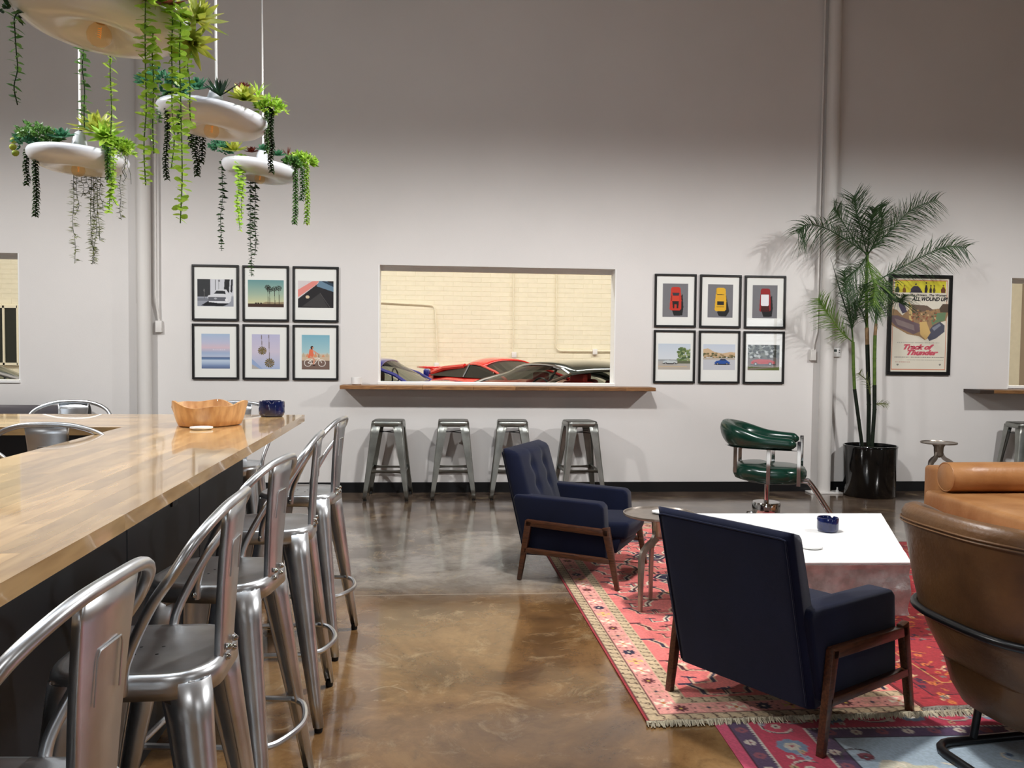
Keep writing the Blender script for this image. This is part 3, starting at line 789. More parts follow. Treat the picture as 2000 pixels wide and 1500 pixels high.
# ------------------------------------------------------------------ concrete coffee table
ct = thing('coffee_table', 'low white-topped cast concrete slab table with rough sides on dark plinth', 'table', (2.1, 4.7, 0))
poly = [(2.93, 5.35), (2.40, 4.07), (1.47, 4.10), (1.45, 4.85), (1.60, 5.38)]
poly = [(x-2.1, y-4.7) for x, y in poly]
def densify(poly, st):
    out = []
    for i in range(len(poly)):
        a, b = Vector(poly[i]), Vector(poly[(i+1) % len(poly)]); n = max(1, int((b-a).length/st))
        out += [tuple(a.lerp(b, k/n)) for k in range(n)]
    return out
from mathutils import noise as mnoise
dp = densify(poly, .035); rows = []
for j, z in enumerate(np.linspace(.12, .385, 10)):
    rg = []
    for (x, y) in dp:
        nrm = Vector((x, y)).normalized(); d = .022*mnoise.noise(Vector((x*6, y*6, z*9)))+.010*mnoise.noise(Vector((x*22, y*22, z*24)))-.012
        if j == 9: d = -.004+.003*mnoise.noise(Vector((x*9, y*9, 3)))
        rg.append((x+nrm.x*d, y+nrm.y*d, z))
    rows.append(rg)
obj('slab', MB().rings(rows), CONC, ct, smooth=30)
m_ = MB(); top = [(x*.996, y*.996, z) for (x, y, _), z in zip(rows[-1], [0]*len(dp))]
m_.bev('prism', .004, 1, [(x*.998, y*.998) for x, y, _ in rows[-1]], .386, .40)
obj('table_top', m_, CONCTOP, ct, smooth=30)
obj('plinth', MB().prism([(x*.78, y*.78) for x, y in poly], 0, .12), BLKM, ct, smooth=0)
ashtray(on_z(1621, 1040, .40)+Vector((0, .03, 0.0005)), .062, .085, 'navy glazed notched cup on the white concrete table')
low_dish(on_z(1583, 1070, .4005), .062, 'small white dish on the concrete table beside the navy cup')
# ------------------------------------------------------------------ green barber chair
gc = thing('barber_chair', 'green vinyl barber chair with chrome arms, hydraulic base and footrest', 'chair', (2.71, 6.80, 0), -.45)
obj('base_disc', MB().lathe([(0, 0), (.30, 0), (.305, .012), (.28, .03), (.12, .045), (0, .045)], 40), CHROME, gc)
obj('pump', MB().lathe([(0, .04), (.105, .04), (.11, .05), (.115, .20), (.108, .215), (.03, .22), (0, .22)], 32), CHROME, gc)
obj('piston', MB().tube([(0, 0, .2), (0, 0, .42)], .022, 16), CHROME, gc)
for s in (-1, 1): obj('pump_pedal', MB().tube([(s*.11, 0, .12), (s*.15, 0, .12), (s*.155, 0, .10)], .008, 8), CHROME, gc)
def sup(n, a, b, e=2.5, t0=0, t1=2*PI):
    out = []
    for k in range(n):
        t_ = t0+(t1-t0)*k/n; c_, s_ = math.cos(t_), math.sin(t_)
        out.append((a*abs(c_)**(2/e)*(1 if c_ > 0 else -1), b*abs(s_)**(2/e)*(1 if s_ > 0 else -1)))
    return out
rg = []
for (s, z) in ((.05, .395), (.8, .395), (.94, .41), (1, .45), (1, .485), (.95, .515), (.8, .53), (.5, .535), (.05, .535)):
    rg.append([(x*s+.02, y*s, z+(.012 if x < -.1 else 0)) for x, y in sup(40, .295, .27)])
obj('seat', MB().rings(rg), GREEN, gc, smooth=60)
obj('seat_pan', MB().lathe([(0, .385), (.16, .385), (.18, .40), (0, .40)], 24), BLKM, gc)
# wrap-around padded back and arms
def uu(n):
    pts = []
    for k in range(n):
        u = -1+2*k/(n-1); a = u*2.28
        x = -.04-.25*math.cos(a) if abs(u) < .55 else None
        pts.append(u)
    return pts
path = bez([(.24, -.27, .73), (.12, -.275, .735), (-.05, -.275, .735), (-.22, -.22, .745), (-.30, -.10, .755), (-.315, 0, .76), (-.30, .10, .755), (-.22, .22, .745), (-.05, .275, .735), (.12, .275, .735), (.24, .27, .73)], 6)
rings = []; m = len(path)
for i, q in enumerate(path):
    u = abs(i/(m-1)*2-1); tn = (path[min(i+1, m-1)]-path[max(i-1, 0)]).normalized(); n = Vector((tn.y, -tn.x, 0))
    if n.dot(Vector((q.x, q.y, 0))) < 0: n = -n
    k = min(1, max(0, (1-u)*14))**.5; kk = 1/(1+math.exp((u-.52)*12))
    hz = (.045+.062*kk)*max(.25, k); hn = (.042+.022*kk)*max(.25, k)
    rings.append([q+n*(hn*math.cos(b_))+Vector((0, 0, hz*math.sin(b_)+.03*kk))+n*(.03*kk*math.sin(b_)) for b_ in [2*PI*w_/16 for w_ in range(16)]])
obj('padded_back_and_arms', MB().rings(rings), GREEN, gc, smooth=70)
obj('arm_band', MB().tube([(q.x*1.02, q.y*1.02, .685) for q in path], [.02]*m, 4, flat=.25), CHROME, gc)
for (x, y, z0) in ((-.24, -.19, .47), (-.24, .19, .47), (.03, -.283, .40), (.03, .283, .40), (.262, -.272, .40), (.262, .272, .40)):
    obj('arm_post', MB().rbox((x, y, (z0+.70 if x < .2 else z0+.76)/2), (.03, .012, (.70 if x < .2 else .76)-z0), .002, 1), CHROME, gc)
for s in (-1, 1):
    obj('footrest_tube', MB().tube(bez([(.18, s*.09, .40), (.30, s*.09, .41), (.36, s*.09, .37), (.56, s*.10, .08), (.66, s*.10, .05)], 6), .013, 10), CHROME, gc)
obj('footplate', MB().rbox((.66, 0, .06), (.14, .34, .02), .006), CHROME, gc)
# ------------------------------------------------------------------ tan leather sofa
sf = thing('leather_sofa', 'tan leather sofa with a long seat cushion, running out at the right edge', 'sofa', (3.60, 5.0, 0))
obj('frame', MB().rbox((.60, -.20, .20), (1.18, 2.8, .20), .02, 3).rbox((.67, 1.10, .36), (1.10, .20, .50), .03, 4), TAN, sf, smooth=60)
obj('frame_back', MB().rbox((1.20, -.15, .45), (.20, 2.7, .66), .04, 4), TAN, sf, smooth=60)
obj('seat_cushion', MB().rbox((.55, -.20, .375), (1.10, 2.38, .15), .035, 4, sub=5, puff=.012), TAN, sf, smooth=60)
for i in range(3):
    obj('back_cushion', MB().rbox((1.02, .60-i*.80, .66), (.20, .78, .44), .06, 4, sub=3, puff=.03), TAN, sf, smooth=60)
for x in (.10, 1.15):
    for y in (-1.5, 1.1): obj('leg', MB().rbox((x, y, .05), (.05, .05, .10), .004, 1), WALNUT, sf)
bl = thing('bolster_cushion', 'round tan leather bolster lying along the far arm of the sofa', 'cushion', (3.68, 5.855, .45))
obj('cover', MB().lathe([(0, 0), (.095, 0), (.107, .012), (.110, .3), (.110, .75), (.107, .93), (.095, .94), (0, .94)], 40, M=Matrix.Translation((0, 0, .115)) @ Matrix.Rotation(PI/2, 4, 'Y')), TAN, bl, smooth=60)
for x in (.006, .934): obj('piping', MB().tube([(x, .104*math.cos(a), .115+.104*math.sin(a)) for a in np.linspace(0, 2*PI, 37)[:-1]], .005, 6, closed=True), TAN, bl)
# ------------------------------------------------------------------ brown leather barrel chair
bc = thing('barrel_chair', 'brown leather barrel chair on a black tube frame, near right corner', 'chair', (2.22, 2.90, 0), .12)
def shell():
    n = 61; rings = []
    for i in range(n):
        u = -1+2*i/(n-1); au = abs(u)
        th = u*PI*.86+PI
        e = 3.0
        def pl(sx, sy):
            c_, s_ = math.cos(th), math.sin(th)
            return Vector((sx*abs(c_)**(2/e)*(1 if c_ > 0 else -1), -sy*abs(s_)**(2/e)*(1 if s_ > 0 else -1), 0))
        k = 1/(1+math.exp((au-.62)*11)); h = .61+.285*k
        prof = []
        def sc(z):
            t_ = (z-.13)/.74; g = math.sin(min(1, max(0, t_)/.62)*PI/2)**.75
            return .60+.40*g if t_ > 0 else .5
        zs = np.linspace(.13, h-.035, 9)
        o_ = [(z, 0) for z in zs]
        pts = []
        for z in zs:
            s = sc(z); q = pl((.36+.03*(z-.5))*s, .37*s); q.z = z; q.x -= .20*(z-.4)*k; pts.append(q)
        s = sc(h)
        for a in (.25, .5, .75):       # rounded top
            q = pl(.36*s-.035+.035*math.cos(a*PI), .37*s-.035+.035*math.cos(a*PI)); q.z = h-.035+.035*math.sin(a*PI); q.x -= .20*(h-.4)*k; pts.append(q)
        for z in list(zs)[::-1]:
            s = sc(z); q = pl((.36+.03*(z-.5))*s-.07, .37*s-.07); q.z = max(z, .17); q.x -= .20*(z-.4)*k; pts.append(q)
        rings.append(pts)
    return rings
R = shell()
obj('shell', MB().rings(R), BROWN, bc, smooth=60)
rg = [[(x*s, y*s, z) for x, y in sup(48, .235, .225, 3)] for s, z in ((.2, .110), (.75, .118), (1, .145), (1.15, .21), (1.25, .30), (1.0, .36))]
obj('underside', MB().rings(rg), BROWN, bc, smooth=60)
obj('seat_cushion', MB().rbox((.06, 0, .38), (.56, .52, .16), .05, 4, sub=3, puff=.02), BROWN, bc, smooth=60)
for off in (.0, .012):
    pts = [r_[8]+(r_[8]-r_[12]).normalized()*.0 for r_ in R]
    pp = []
    for r_ in R[3:-3]:
        q = r_[8].copy(); q.z -= .02+off; d = Vector((q.x, q.y, 0)).normalized(); pp.append(q+d*.002)
    obj('piping', MB().tube(pp, .0042, 6), BROWN, bc)
for idx in (14, 46):
    obj('seam', MB().tube([q+Vector((q.x, q.y, 0)).normalized()*.0005 for q in R[idx][:9]], .003, 6), BROWN, bc)
def ringpt(r_, z):
    for a, b in zip(r_[:8], r_[1:9]):
        if a.z <= z <= b.z: return a.lerp(b, (z-a.z)/(b.z-a.z))
    return r_[4]
hoop = []
for r_ in R[6:-6]:
    q = ringpt(r_, .49); d = Vector((q.x, q.y, 0)).normalized(); hoop.append(q+d*.016)
e0, e1 = hoop[0], hoop[-1]
path = [Vector((.30, e0.y*.9, .02)), Vector((.33, e0.y, .12)), Vector((e0.x+.06, e0.y, .44))]+hoop+[Vector((e1.x+.06, e1.y, .44)), Vector((.33, e1.y, .12)), Vector((.30, e1.y*.9, .02))]
obj('tube_frame', MB().tube(path, .0155, 12), BLKM, bc)
lp = []
for (x, y, a) in ((.30, .07, 0), (-.40, .07, PI/2), (-.40, -.36, PI), (.30, -.36, 1.5*PI)):
    for k in range(5):
        q = a+PI/2*k/4; lp.append((x+(-.08 if x > 0 else .08)+.08*math.cos(q), y+(-.08 if y > 0 else .08)+.08*math.sin(q), .0175))
obj('floor_loop', MB().tube(lp, .0165, 12, closed=True), BLKM, bc)
obj('frame_post', MB().tube([(-.22, .07, .02), (-.20, .06, .20)], .014, 10), BLKM, bc)
obj('frame_post', MB().tube([(-.22, -.36, .02), (-.17, -.20, .20)], .014, 10), BLKM, bc)
# ------------------------------------------------------------------ grey couch at the left wall
gs = thing('grey_couch', 'long low grey couch against the left back wall, mostly hidden by the bar', 'sofa', (-4.9, 8.1, 0))
obj('base', MB().rbox((0, -.05, .26), (3.0, .84, .28), .03, 3), GREYF, gs)
obj('backrest', MB().rbox((0, .30, .62), (2.98, .22, .52), .05, 4), GREYF, gs, smooth=60)
for i in range(2): obj('seat_cushion', MB().rbox((-.74+i*1.48, -.12, .45), (1.46, .66, .14), .04, 3), GREYF, gs, smooth=60)
for x in (-1.4, 1.4):
    for y in (-.4, .3): obj('leg', MB().rbox((x, y, .06), (.05, .05, .12), .004, 1), BLKM, gs)
bl2 = thing('bolster_cushion', 'grey bolster with a dark round end on the right end of the grey couch', 'cushion', (-3.62, 8.28, .74))
obj('cover', MB().lathe([(0, 0), (.085, 0), (.09, .01), (.09, .24), (.085, .25), (0, .25)], 28, M=Matrix.Translation((0, -.0, .09)) @ Matrix.Rotation(PI/2, 4, 'Y')), GREYF, bl2)
obj('end_panel', MB().lathe([(0, .003), (.074, .003), (.076, 0), (0, 0)], 28, M=Matrix.Translation((.25, 0, .09)) @ Matrix.Rotation(PI/2, 4, 'Y')), DARKRUB, bl2)
# ------------------------------------------------------------------ flat prints and rugs: colour rasters on real meshes
_s2l = lambda a: np.where(a <= .04045, a/12.92, ((a+.055)/1.055)**2.4)
class Canvas:
    def __init__(s, w, h, bg, aspect=None):
        s.w, s.h = w, h; s.a = np.zeros((h, w, 3)); s.a[:] = np.array(bg)/255.
        s.x, s.y = np.meshgrid((np.arange(w)+.5)/w, (np.arange(h)+.5)/h)
    def put(s, m, c, al=1):
        c = np.array(c)/255.; m = m*al; s.a = s.a*(1-m[..., None])+c*m[..., None]
    def sub(s, x0, y0, x1, y1):
        i0, i1 = max(0, int(y0*s.h)-1), min(s.h, int(y1*s.h)+2); j0, j1 = max(0, int(x0*s.w)-1), min(s.w, int(x1*s.w)+2)
        return i0, i1, j0, j1
    def poly(s, pts, c, al=1):
        xs = [p[0] for p in pts]; ys = [p[1] for p in pts]; i0, i1, j0, j1 = s.sub(min(xs), min(ys), max(xs), max(ys))
        if i1 <= i0 or j1 <= j0: return
        X, Y = s.x[i0:i1, j0:j1], s.y[i0:i1, j0:j1]; ins = np.zeros(X.shape, bool); n = len(pts)
        for i in range(n):
            (x1, y1), (x2, y2) = pts[i], pts[(i+1) % n]
            if y1 == y2: continue
            ins ^= ((y1 > Y) != (y2 > Y)) & (X < (x2-x1)*(Y-y1)/(y2-y1)+x1)
        m = ins[..., None]*al; s.a[i0:i1, j0:j1] = s.a[i0:i1, j0:j1]*(1-m)+np.array(c)/255.*m
    def rect(s, x0, y0, x1, y1, c, al=1): s.poly([(x0, y0), (x1, y0), (x1, y1), (x0, y1)], c, al)
    def ell(s, cx, cy, rx, ry, c, al=1, n=22): s.poly([(cx+rx*math.cos(2*PI*k/n), cy+ry*math.sin(2*PI*k/n)) for k in range(n)], c, al)
    def line(s, pts, wd, c, al=1):
        asp = s.h/s.w
        for (x1, y1), (x2, y2) in zip(pts, pts[1:]):
            dx, dy = x2-x1, (y2-y1)*asp; L_ = math.hypot(dx, dy) or 1e-6; nx, ny = -dy/L_*wd/2, dx/L_*wd/2/asp
            s.poly([(x1+nx, y1+ny), (x2+nx, y2+ny), (x2-nx, y2-ny), (x1-nx, y1-ny)], c, al)
    def ring(s, cx, cy, r, wd, c):
        asp = s.w/s.h; s.line([(cx+r*math.cos(2*PI*k/20), cy+r*asp*math.sin(2*PI*k/20)) for k in range(21)], wd, c)
    def grad(s, stops, x0=0, y0=0, x1=1, y1=1):
        m = (s.x >= x0) & (s.x < x1) & (s.y >= y0) & (s.y < y1); t = (s.y-y0)/(y1-y0)
        for k in range(3): s.a[..., k] = np.where(m, np.interp(t, [p for p, _ in stops], [c[k]/255. for _, c in stops]), s.a[..., k])
    def speck(s, amt, seed=1, sc=1):
        g = np.random.RandomState(seed); n = g.rand((s.h+sc-1)//sc, (s.w+sc-1)//sc)-.5; n = np.kron(n, np.ones((sc, sc)))[:s.h, :s.w]
        s.a = np.clip(s.a*(1+amt*n[..., None]), 0, 1)
def raster(name, cv, w, h, M, m, parent=None, height=None, smooth=0):
    """grid mesh w x h metres centred on the origin in its XY plane, +Y is the top of the picture"""
    W_, H_ = cv.w, cv.h
    X, Y = np.meshgrid(np.linspace(-w/2, w/2, W_), np.linspace(h/2, -h/2, H_))
    Z = np.zeros_like(X) if height is None else height(X, Y)
    co = np.stack([X, Y, Z], -1).reshape(-1, 3); R_ = np.array([[M[i][j] for j in range(4)] for i in range(4)])
    co = co @ R_[:3, :3].T+R_[:3, 3]
    i = np.arange(H_-1)[:, None]*W_+np.arange(W_-1)[None, :]
    f = np.stack([i, i+W_, i+W_+1, i+1], -1).reshape(-1, 4)
    me = D.meshes.new(name); me.vertices.add(len(co)); me.vertices.foreach_set('co', co.astype(np.float32).ravel())
    me.loops.add(f.size); me.loops.foreach_set('vertex_index', f.astype(np.int32).ravel())
    me.polygons.add(len(f)); me.polygons.foreach_set('loop_start', np.arange(0, f.size, 4, dtype=np.int32))
    me.update(calc_edges=True); me.validate()
    ca = me.color_attributes.new('Col', 'FLOAT_COLOR', 'POINT')
    ca.data.foreach_set('color', np.concatenate([_s2l(np.clip(cv.a, 0, 1)), np.ones((H_, W_, 1))], -1).astype(np.float32).ravel())
    me.materials.append(m); o = D.objects.new(name, me); C.objects.link(o)
    if parent: o.parent = parent
    return o
PRINT = vcol_mat('photo_print', .5, spec=.3)
MATB = mat('mat_board', (234, 235, 230), .8)
FRAMEB = mat('black_frame_wood', (14, 13, 13), .4)
WALLM = Matrix(((1, 0, 0, 0), (0, 0, 1, 0), (0, 1, 0, 0), (0, 0, 0, 1)))   # XY plane -> wall plane
def framed(name, label, cat, x0, x1, z0, z1, cv, pr, group=None, fwid=.021, mb=True, tilt=0):
    cx, cz, w_, h_ = (x0+x1)/2, (z0+z1)/2, x1-x0, z1-z0
    t = thing(name, label, cat, (cx, WY, cz), 0, group); t.rotation_euler = (0, tilt, 0)
    f = MB()
    for (a, b, c, d) in ((0, h_/2-fwid/2, w_, fwid), (0, -h_/2+fwid/2, w_, fwid), (-w_/2+fwid/2, 0, fwid, h_-2*fwid), (w_/2-fwid/2, 0, fwid, h_-2*fwid)):
        f.rbox((a, -.014, b), (c, .026, d), .002, 1)
    obj('frame', f, FRAMEB, t, smooth=0)
    obj('mat_board', MB().box((0, -.008, 0), (w_-.03, .006, h_-.03)), MATB, t, smooth=0)
    a, b, c, d = pr; pw, ph = (b-a)*w_, (d-c)*h_
    M = Matrix.Translation(((a+b)/2*w_-w_/2, -.0118, h_/2-(c+d)/2*h_)) @ WALLM
    o = raster('print', cv, pw, ph, M, PRINT, t)
    gx_, gz_ = w_/2-fwid+.002, h_/2-fwid+.002; obj('glass', MB().sheet([[(-gx_, -.017, -gz_), (gx_, -.017, -gz_)], [(-gx_, -.017, gz_), (gx_, -.017, gz_)]]), PANE, t, smooth=0)
    return t, M, pw, ph
def palm_sil(c, x, y0, y1, r, col=(34, 30, 24)):
    c.line([(x, y0), (x+.01, y1)], .014, col)
    for k in range(9):
        a = k*2*PI/9; c.poly([(x, y0), (x+r*math.cos(a)*1.0, y0+r*1.15*math.sin(a)), (x+r*math.cos(a+.45), y0+r*1.15*math.sin(a+.45))], col)
pics = []
c = Canvas(120, 90, (176, 178, 184))          # white car on a street
c.rect(0, 0, .36, .66, (52, 54, 56)); c.rect(.36, 0, 1, .6, (206, 208, 214)); c.rect(0, .64, 1, 1, (150, 154, 164)); c.rect(0, .7, .3, .8, (120, 124, 132))
for x in (.5, .59): c.line([(x, .02), (x, .4)], .01, (70, 70, 74))
for x in (.75, .8, .84, .93): c.poly([(x, 0), (x+.05, 0), (x+.03, .5), (x-.02, .45)], (36, 36, 40))
c.ell(.6, .06, .03, .04, (120, 120, 126)); c.ell(.19, .42, .02, .06, (110, 110, 110)); c.rect(.18, .46, .2, .72, (100, 100, 100))
c.poly([(.1, .97), (.3, .8), (.85, .82), (.86, .9), (.7, .99)], (22, 23, 28))
c.poly([(.28, .66), (.3, .6), (.46, .55), (.52, .4), (.6, .37), (.8, .38), (.86, .52), (.94, .58), (.92, .8), (.86, .88), (.6, .88), (.32, .84)], (214, 216, 220))
c.poly([(.46, .53), (.53, .42), (.76, .43), (.78, .54)], (40, 42, 46)); c.rect(.3, .66, .78, .8, (96, 98, 106)); c.ell(.5, .71, .04, .03, (170, 172, 178)); c.ell(.8, .76, .04, .05, (230, 230, 232))
pics.append(c)
c = Canvas(120, 90, (0, 0, 0)); c.grad([(0, (104, 150, 152)), (.5, (158, 180, 160)), (.85, (206, 204, 160)), (1, (206, 196, 150))])
c.rect(0, .87, 1, 1, (64, 44, 34)); c.poly([(.35, .88), (.5, .8), (.75, .82), (1, .8), (1, .88)], (150, 134, 104))
for x, y in ((.55, .27), (.6, .35), (.74, .33), (.86, .3)): palm_sil(c, x, y, .9, .085)
for x in (.2, .27, .34): c.rect(x, .83, x+.05, .88, (46, 36, 30))
pics.append(c)
c = Canvas(120, 90, (38, 36, 38)); c.poly([(0, 0), (.66, 0), (0, .68)], (214, 206, 206)); c.poly([(0, .34), (.4, .02), (.6, 0), (.52, .14), (0, .62)], (226, 140, 130))
c.poly([(.6, 0), (.8, 0), (1, .2), (1, .4), (.52, .2)], (104, 132, 152)); c.poly([(.66, .02), (.72, 0), (1, .1), (1, .22)], (42, 60, 76))
c.poly([(.12, .95), (.62, .45), (.85, .98)], (62, 60, 60)); c.line([(.62, .45), (.9, .98)], .012, (90, 88, 86)); c.ell(.27, .6, .055, .06, (216, 196, 164)); pics.append(c)
c = Canvas(90, 116, (0, 0, 0)); c.grad([(0, (166, 188, 214)), (.25, (190, 192, 214)), (.4, (214, 190, 200)), (.55, (160, 178, 208)), (.66, (186, 196, 216)), (.68, (84, 104, 142)), (.72, (104, 130, 168)), (.76, (196, 210, 226)), (.85, (164, 182, 208)), (.92, (120, 140, 176)), (1, (92, 106, 140))])
for k in range(7): c.rect(.4+k*.065, .44+.004*(k % 2), .44+k*.065, .47, (226, 222, 232), .55)
pics.append(c)
c = Canvas(90, 116, (0, 0, 0)); c.grad([(0, (186, 186, 214)), (.5, (206, 196, 212)), (1, (168, 184, 214))]); c.poly([(0, .7), (0, 1), (.4, 1)], (150, 170, 206)); c.poly([(0, .86), (.3, 1), (0, 1)], (176, 172, 168))
for x, y0, y1, r in ((.34, .02, .47, .17), (.6, .02, .82, .19)):
    c.line([(x, y0), (x+.03, y1)], .018, (92, 76, 52))
    for k in range(13):
        a = k*2*PI/13+.2; c.poly([(x+.03, y1), (x+.03+r*math.cos(a), y1+r*.78*math.sin(a)), (x+.03+r*.8*math.cos(a+.4), y1+r*.62*math.sin(a+.4))], ((118, 98, 44), (92, 82, 40))[k % 2])
pics.append(c)
c = Canvas(90, 116, (0, 0, 0)); c.grad([(0, (126, 178, 196)), (.5, (166, 200, 204)), (.56, (196, 204, 196))]); c.rect(0, .56, 1, .74, (206, 184, 158)); c.rect(0, .74, 1, 1, (120, 98, 88))
for k in range(8): c.poly([(k*.14, .64), (k*.14+.07, .5+.03*(k % 3)), (k*.14+.13, .64)], (214, 150, 110) if k % 2 else (188, 174, 150))
for x in (.22, .72): c.ring(x, .81, .125, .022, (232, 226, 218))
c.line([(.22, .81), (.4, .68), (.62, .66), (.72, .81)], .025, (232, 226, 218)); c.line([(.22, .81), (.45, .84), (.62, .66)], .025, (226, 220, 212)); c.line([(.62, .66), (.6, .56), (.52, .53)], .018, (60, 50, 46))
c.poly([(.24, .6), (.28, .42), (.38, .4), (.44, .58), (.38, .66), (.22, .66)], (226, 116, 84)); c.line([(.4, .45), (.6, .56)], .04, (214, 150, 120)); c.ell(.37, .37, .055, .05, (60, 38, 30)); c.ell(.4, .38, .03, .03, (206, 150, 124))
c.line([(.3, .62), (.45, .7), (.42, .86)], .055, (214, 152, 124)); c.ell(.44, .87, .05, .02, (40, 32, 32)); pics.append(c)
def topcar(body, roof, kind):
    c = Canvas(90, 116, (118, 118, 122)); c.speck(.04, 3)
    c.poly([(.38, .8), (.78, .3), (.82, .7), (.78, .95), (.45, .96)] if kind != 1 else [(.38, .84), (.72, .3), (.86, .8), (.74, .96), (.45, .95)], (30, 30, 32))
    c.poly([(.33, .14), (.4, .10), (.62, .10), (.70, .14), (.74, .5), (.73, .76), (.68, .80), (.33, .80), (.28, .76), (.30, .5)], body)
    if kind == 0:
        c.poly([(.38, .28), (.66, .28), (.63, .36), (.41, .36)], (50, 54, 62)); c.rect(.38, .37, .64, .52, roof); c.poly([(.38, .53), (.64, .53), (.62, .74), (.56, .74), (.55, .62), (.47, .62), (.46, .74), (.41, .74)], (34, 28, 28)); c.rect(.34, .36, .37, .52, (60, 30, 26))
        c.line([(.72, .46), (.78, .48)], .015, (40, 20, 20))
    elif kind == 1:
        c.poly([(.36, .32), (.66, .32), (.64, .30), (.38, .29)], (60, 54, 36)); c.rect(.36, .33, .66, .50, roof); c.rect(.38, .51, .64, .62, (34, 34, 36)); c.rect(.36, .66, .66, .685, (120, 92, 30)); c.line([(.33, .15), (.36, .3)], .012, (60, 50, 30))
    else:
        c.poly([(.36, .62), (.66, .62), (.7, .8), (.34, .8)], (70, 26, 26)); c.poly([(.34, .3), (.36, .28), (.64, .28), (.66, .3), (.66, .6), (.62, .63), (.38, .63), (.34, .6)], roof); c.line([(.34, .28), (.66, .28)], .02, (40, 30, 34))
    return c
pics2 = [topcar((196, 54, 40), (206, 66, 46), 0), topcar((226, 176, 44), (222, 172, 50), 1), topcar((150, 36, 40), (232, 232, 236), 2)]
def sidecar(c, x0, x1, y, h, col, open_=False):
    w_ = x1-x0; c.ell((x0+x1)/2, y+h*.1, w_*.55, h*.15, (50, 50, 54))
    c.poly([(x0, y-h*.25), (x0+w_*.1, y-h*.55), (x0+w_*.35, y-h*.68), (x0+w_*.8, y-h*.6), (x1, y-h*.3), (x1-w_*.03, y), (x0+w_*.02, y)], col)
    if not open_: c.poly([(x0+w_*.3, y-h*.66), (x0+w_*.42, y-h), (x0+w_*.66, y-h), (x0+w_*.82, y-h*.6)], tuple(int(k*.8) for k in col)); c.poly([(x0+w_*.36, y-h*.68), (x0+w_*.44, y-h*.92), (x0+w_*.63, y-h*.92), (x0+w_*.7, y-h*.66)], (60, 70, 84))
    else: c.poly([(x0+w_*.4, y-h*.66), (x0+w_*.46, y-h*.85), (x0+w_*.6, y-h*.66)], (90, 100, 110))
    for q in (.2, .8): c.ell(x0+w_*q, y, w_*.075, h*.24, (30, 30, 32)); c.ell(x0+w_*q, y, w_*.04, h*.13, (170, 170, 174))
c = Canvas(120, 92, (0, 0, 0)); c.grad([(0, (196, 208, 220)), (.6, (214, 220, 226)), (.62, (168, 172, 172)), (.75, (176, 172, 166)), (1, (182, 174, 162))])
c.rect(0, .62, .6, .66, (150, 156, 158)); 
g = random.Random(4)
for k in range(60): c.ell(g.uniform(.62, 1), g.uniform(.18, .66), .05, .05, g.choice([(112, 134, 84), (88, 112, 66), (142, 154, 108), (74, 96, 60)]))
c.rect(.6, .66, 1, .76, (96, 102, 76)); c.rect(0, .86, .9, .9, (196, 178, 150)); sidecar(c, .15, .6, .75, .16, (196, 204, 204), True); pics2.append(c)
c = Canvas(120, 92, (0, 0, 0)); c.grad([(0, (198, 208, 222)), (.25, (204, 212, 222)), (1, (210, 210, 212))]); c.rect(0, .6, 1, 1, (196, 198, 204))
c.poly([(0, .2), (.15, .16), (.35, .3), (.6, .36), (.85, .3), (1, .32), (1, .5), (0, .5)], (206, 178, 142))
for k in range(50): c.ell(g.uniform(0, 1), g.uniform(.36, .56), .04, .035, g.choice([(88, 92, 60), (150, 130, 96), (112, 104, 72), (186, 160, 128)]))
c.rect(0, .53, 1, .6, (186, 176, 164)); sidecar(c, .36, .84, .76, .2, (44, 84, 160)); pics2.append(c)
c = Canvas(120, 92, (0, 0, 0)); c.grad([(0, (120, 124, 116)), (.5, (96, 100, 90)), (.52, (92, 84, 78)), (.85, (112, 100, 92)), (.86, (96, 104, 60)), (1, (86, 98, 54))])
for k in range(70): c.ell(g.uniform(0, .95), g.uniform(0, .5), .05, .05, g.choice([(36, 38, 34), (50, 54, 46), (170, 174, 172), (44, 46, 42)]))
c.poly([(0, 1), (0, .9), (1, .84), (1, 1)], (96, 108, 58)); c.poly([(0, .93), (1, .8), (1, .86), (0, 1)], (128, 116, 106)); sidecar(c, .1, .86, .75, .28, (178, 44, 46), True); pics2.append(c)
names = ['black framed black-and-white photo of a white car on a street, left photo group', 'black framed photo of four palm silhouettes at dusk, left photo group', 'black framed abstract photo in pink and black, left photo group',
         'black framed photo of a pastel seascape, left photo group', 'black framed photo of two upside-down palms, left photo group', 'black framed photo of a cyclist in orange on a white bicycle, left photo group']
names2 = ['black framed top-down photo of a red sports car on grey, right photo group', 'black framed top-down photo of a yellow car on grey, right photo group', 'black framed top-down photo of a red car with white roof, right photo group',
          'black framed photo of a pale open car beside a green tree, right photo group', 'black framed photo of a blue car before tan hills, right photo group', 'black framed photo of a red racing car under dark trees, right photo group']
LAND, PORT = (.113, .887, .257, .743), (.197, .803, .18, .806)
for g_, (x0, x1, zt_, zb, nm, pc, prs) in enumerate(((-2.478, -1.048, 2.272, 1.138, names, pics, (LAND, PORT)), (2.172, 3.567, 2.266, 1.137, names2, pics2, (PORT, LAND)))):
    gap = .037; w_ = (x1-x0-2*gap)/3; h_ = (zt_-zb-.03)/2
    for r_ in range(2):
        for q in range(3):
            i = r_*3+q; x = x0+q*(w_+gap); z1 = zt_-r_*(h_+.03)
            framed('framed_photo', nm[i], 'picture', x, x+w_, z1-h_, z1, pc[i], prs[r_], ('left', 'right')[g_]+' group of six framed photos', tilt=rnd.uniform(-.004, .004))
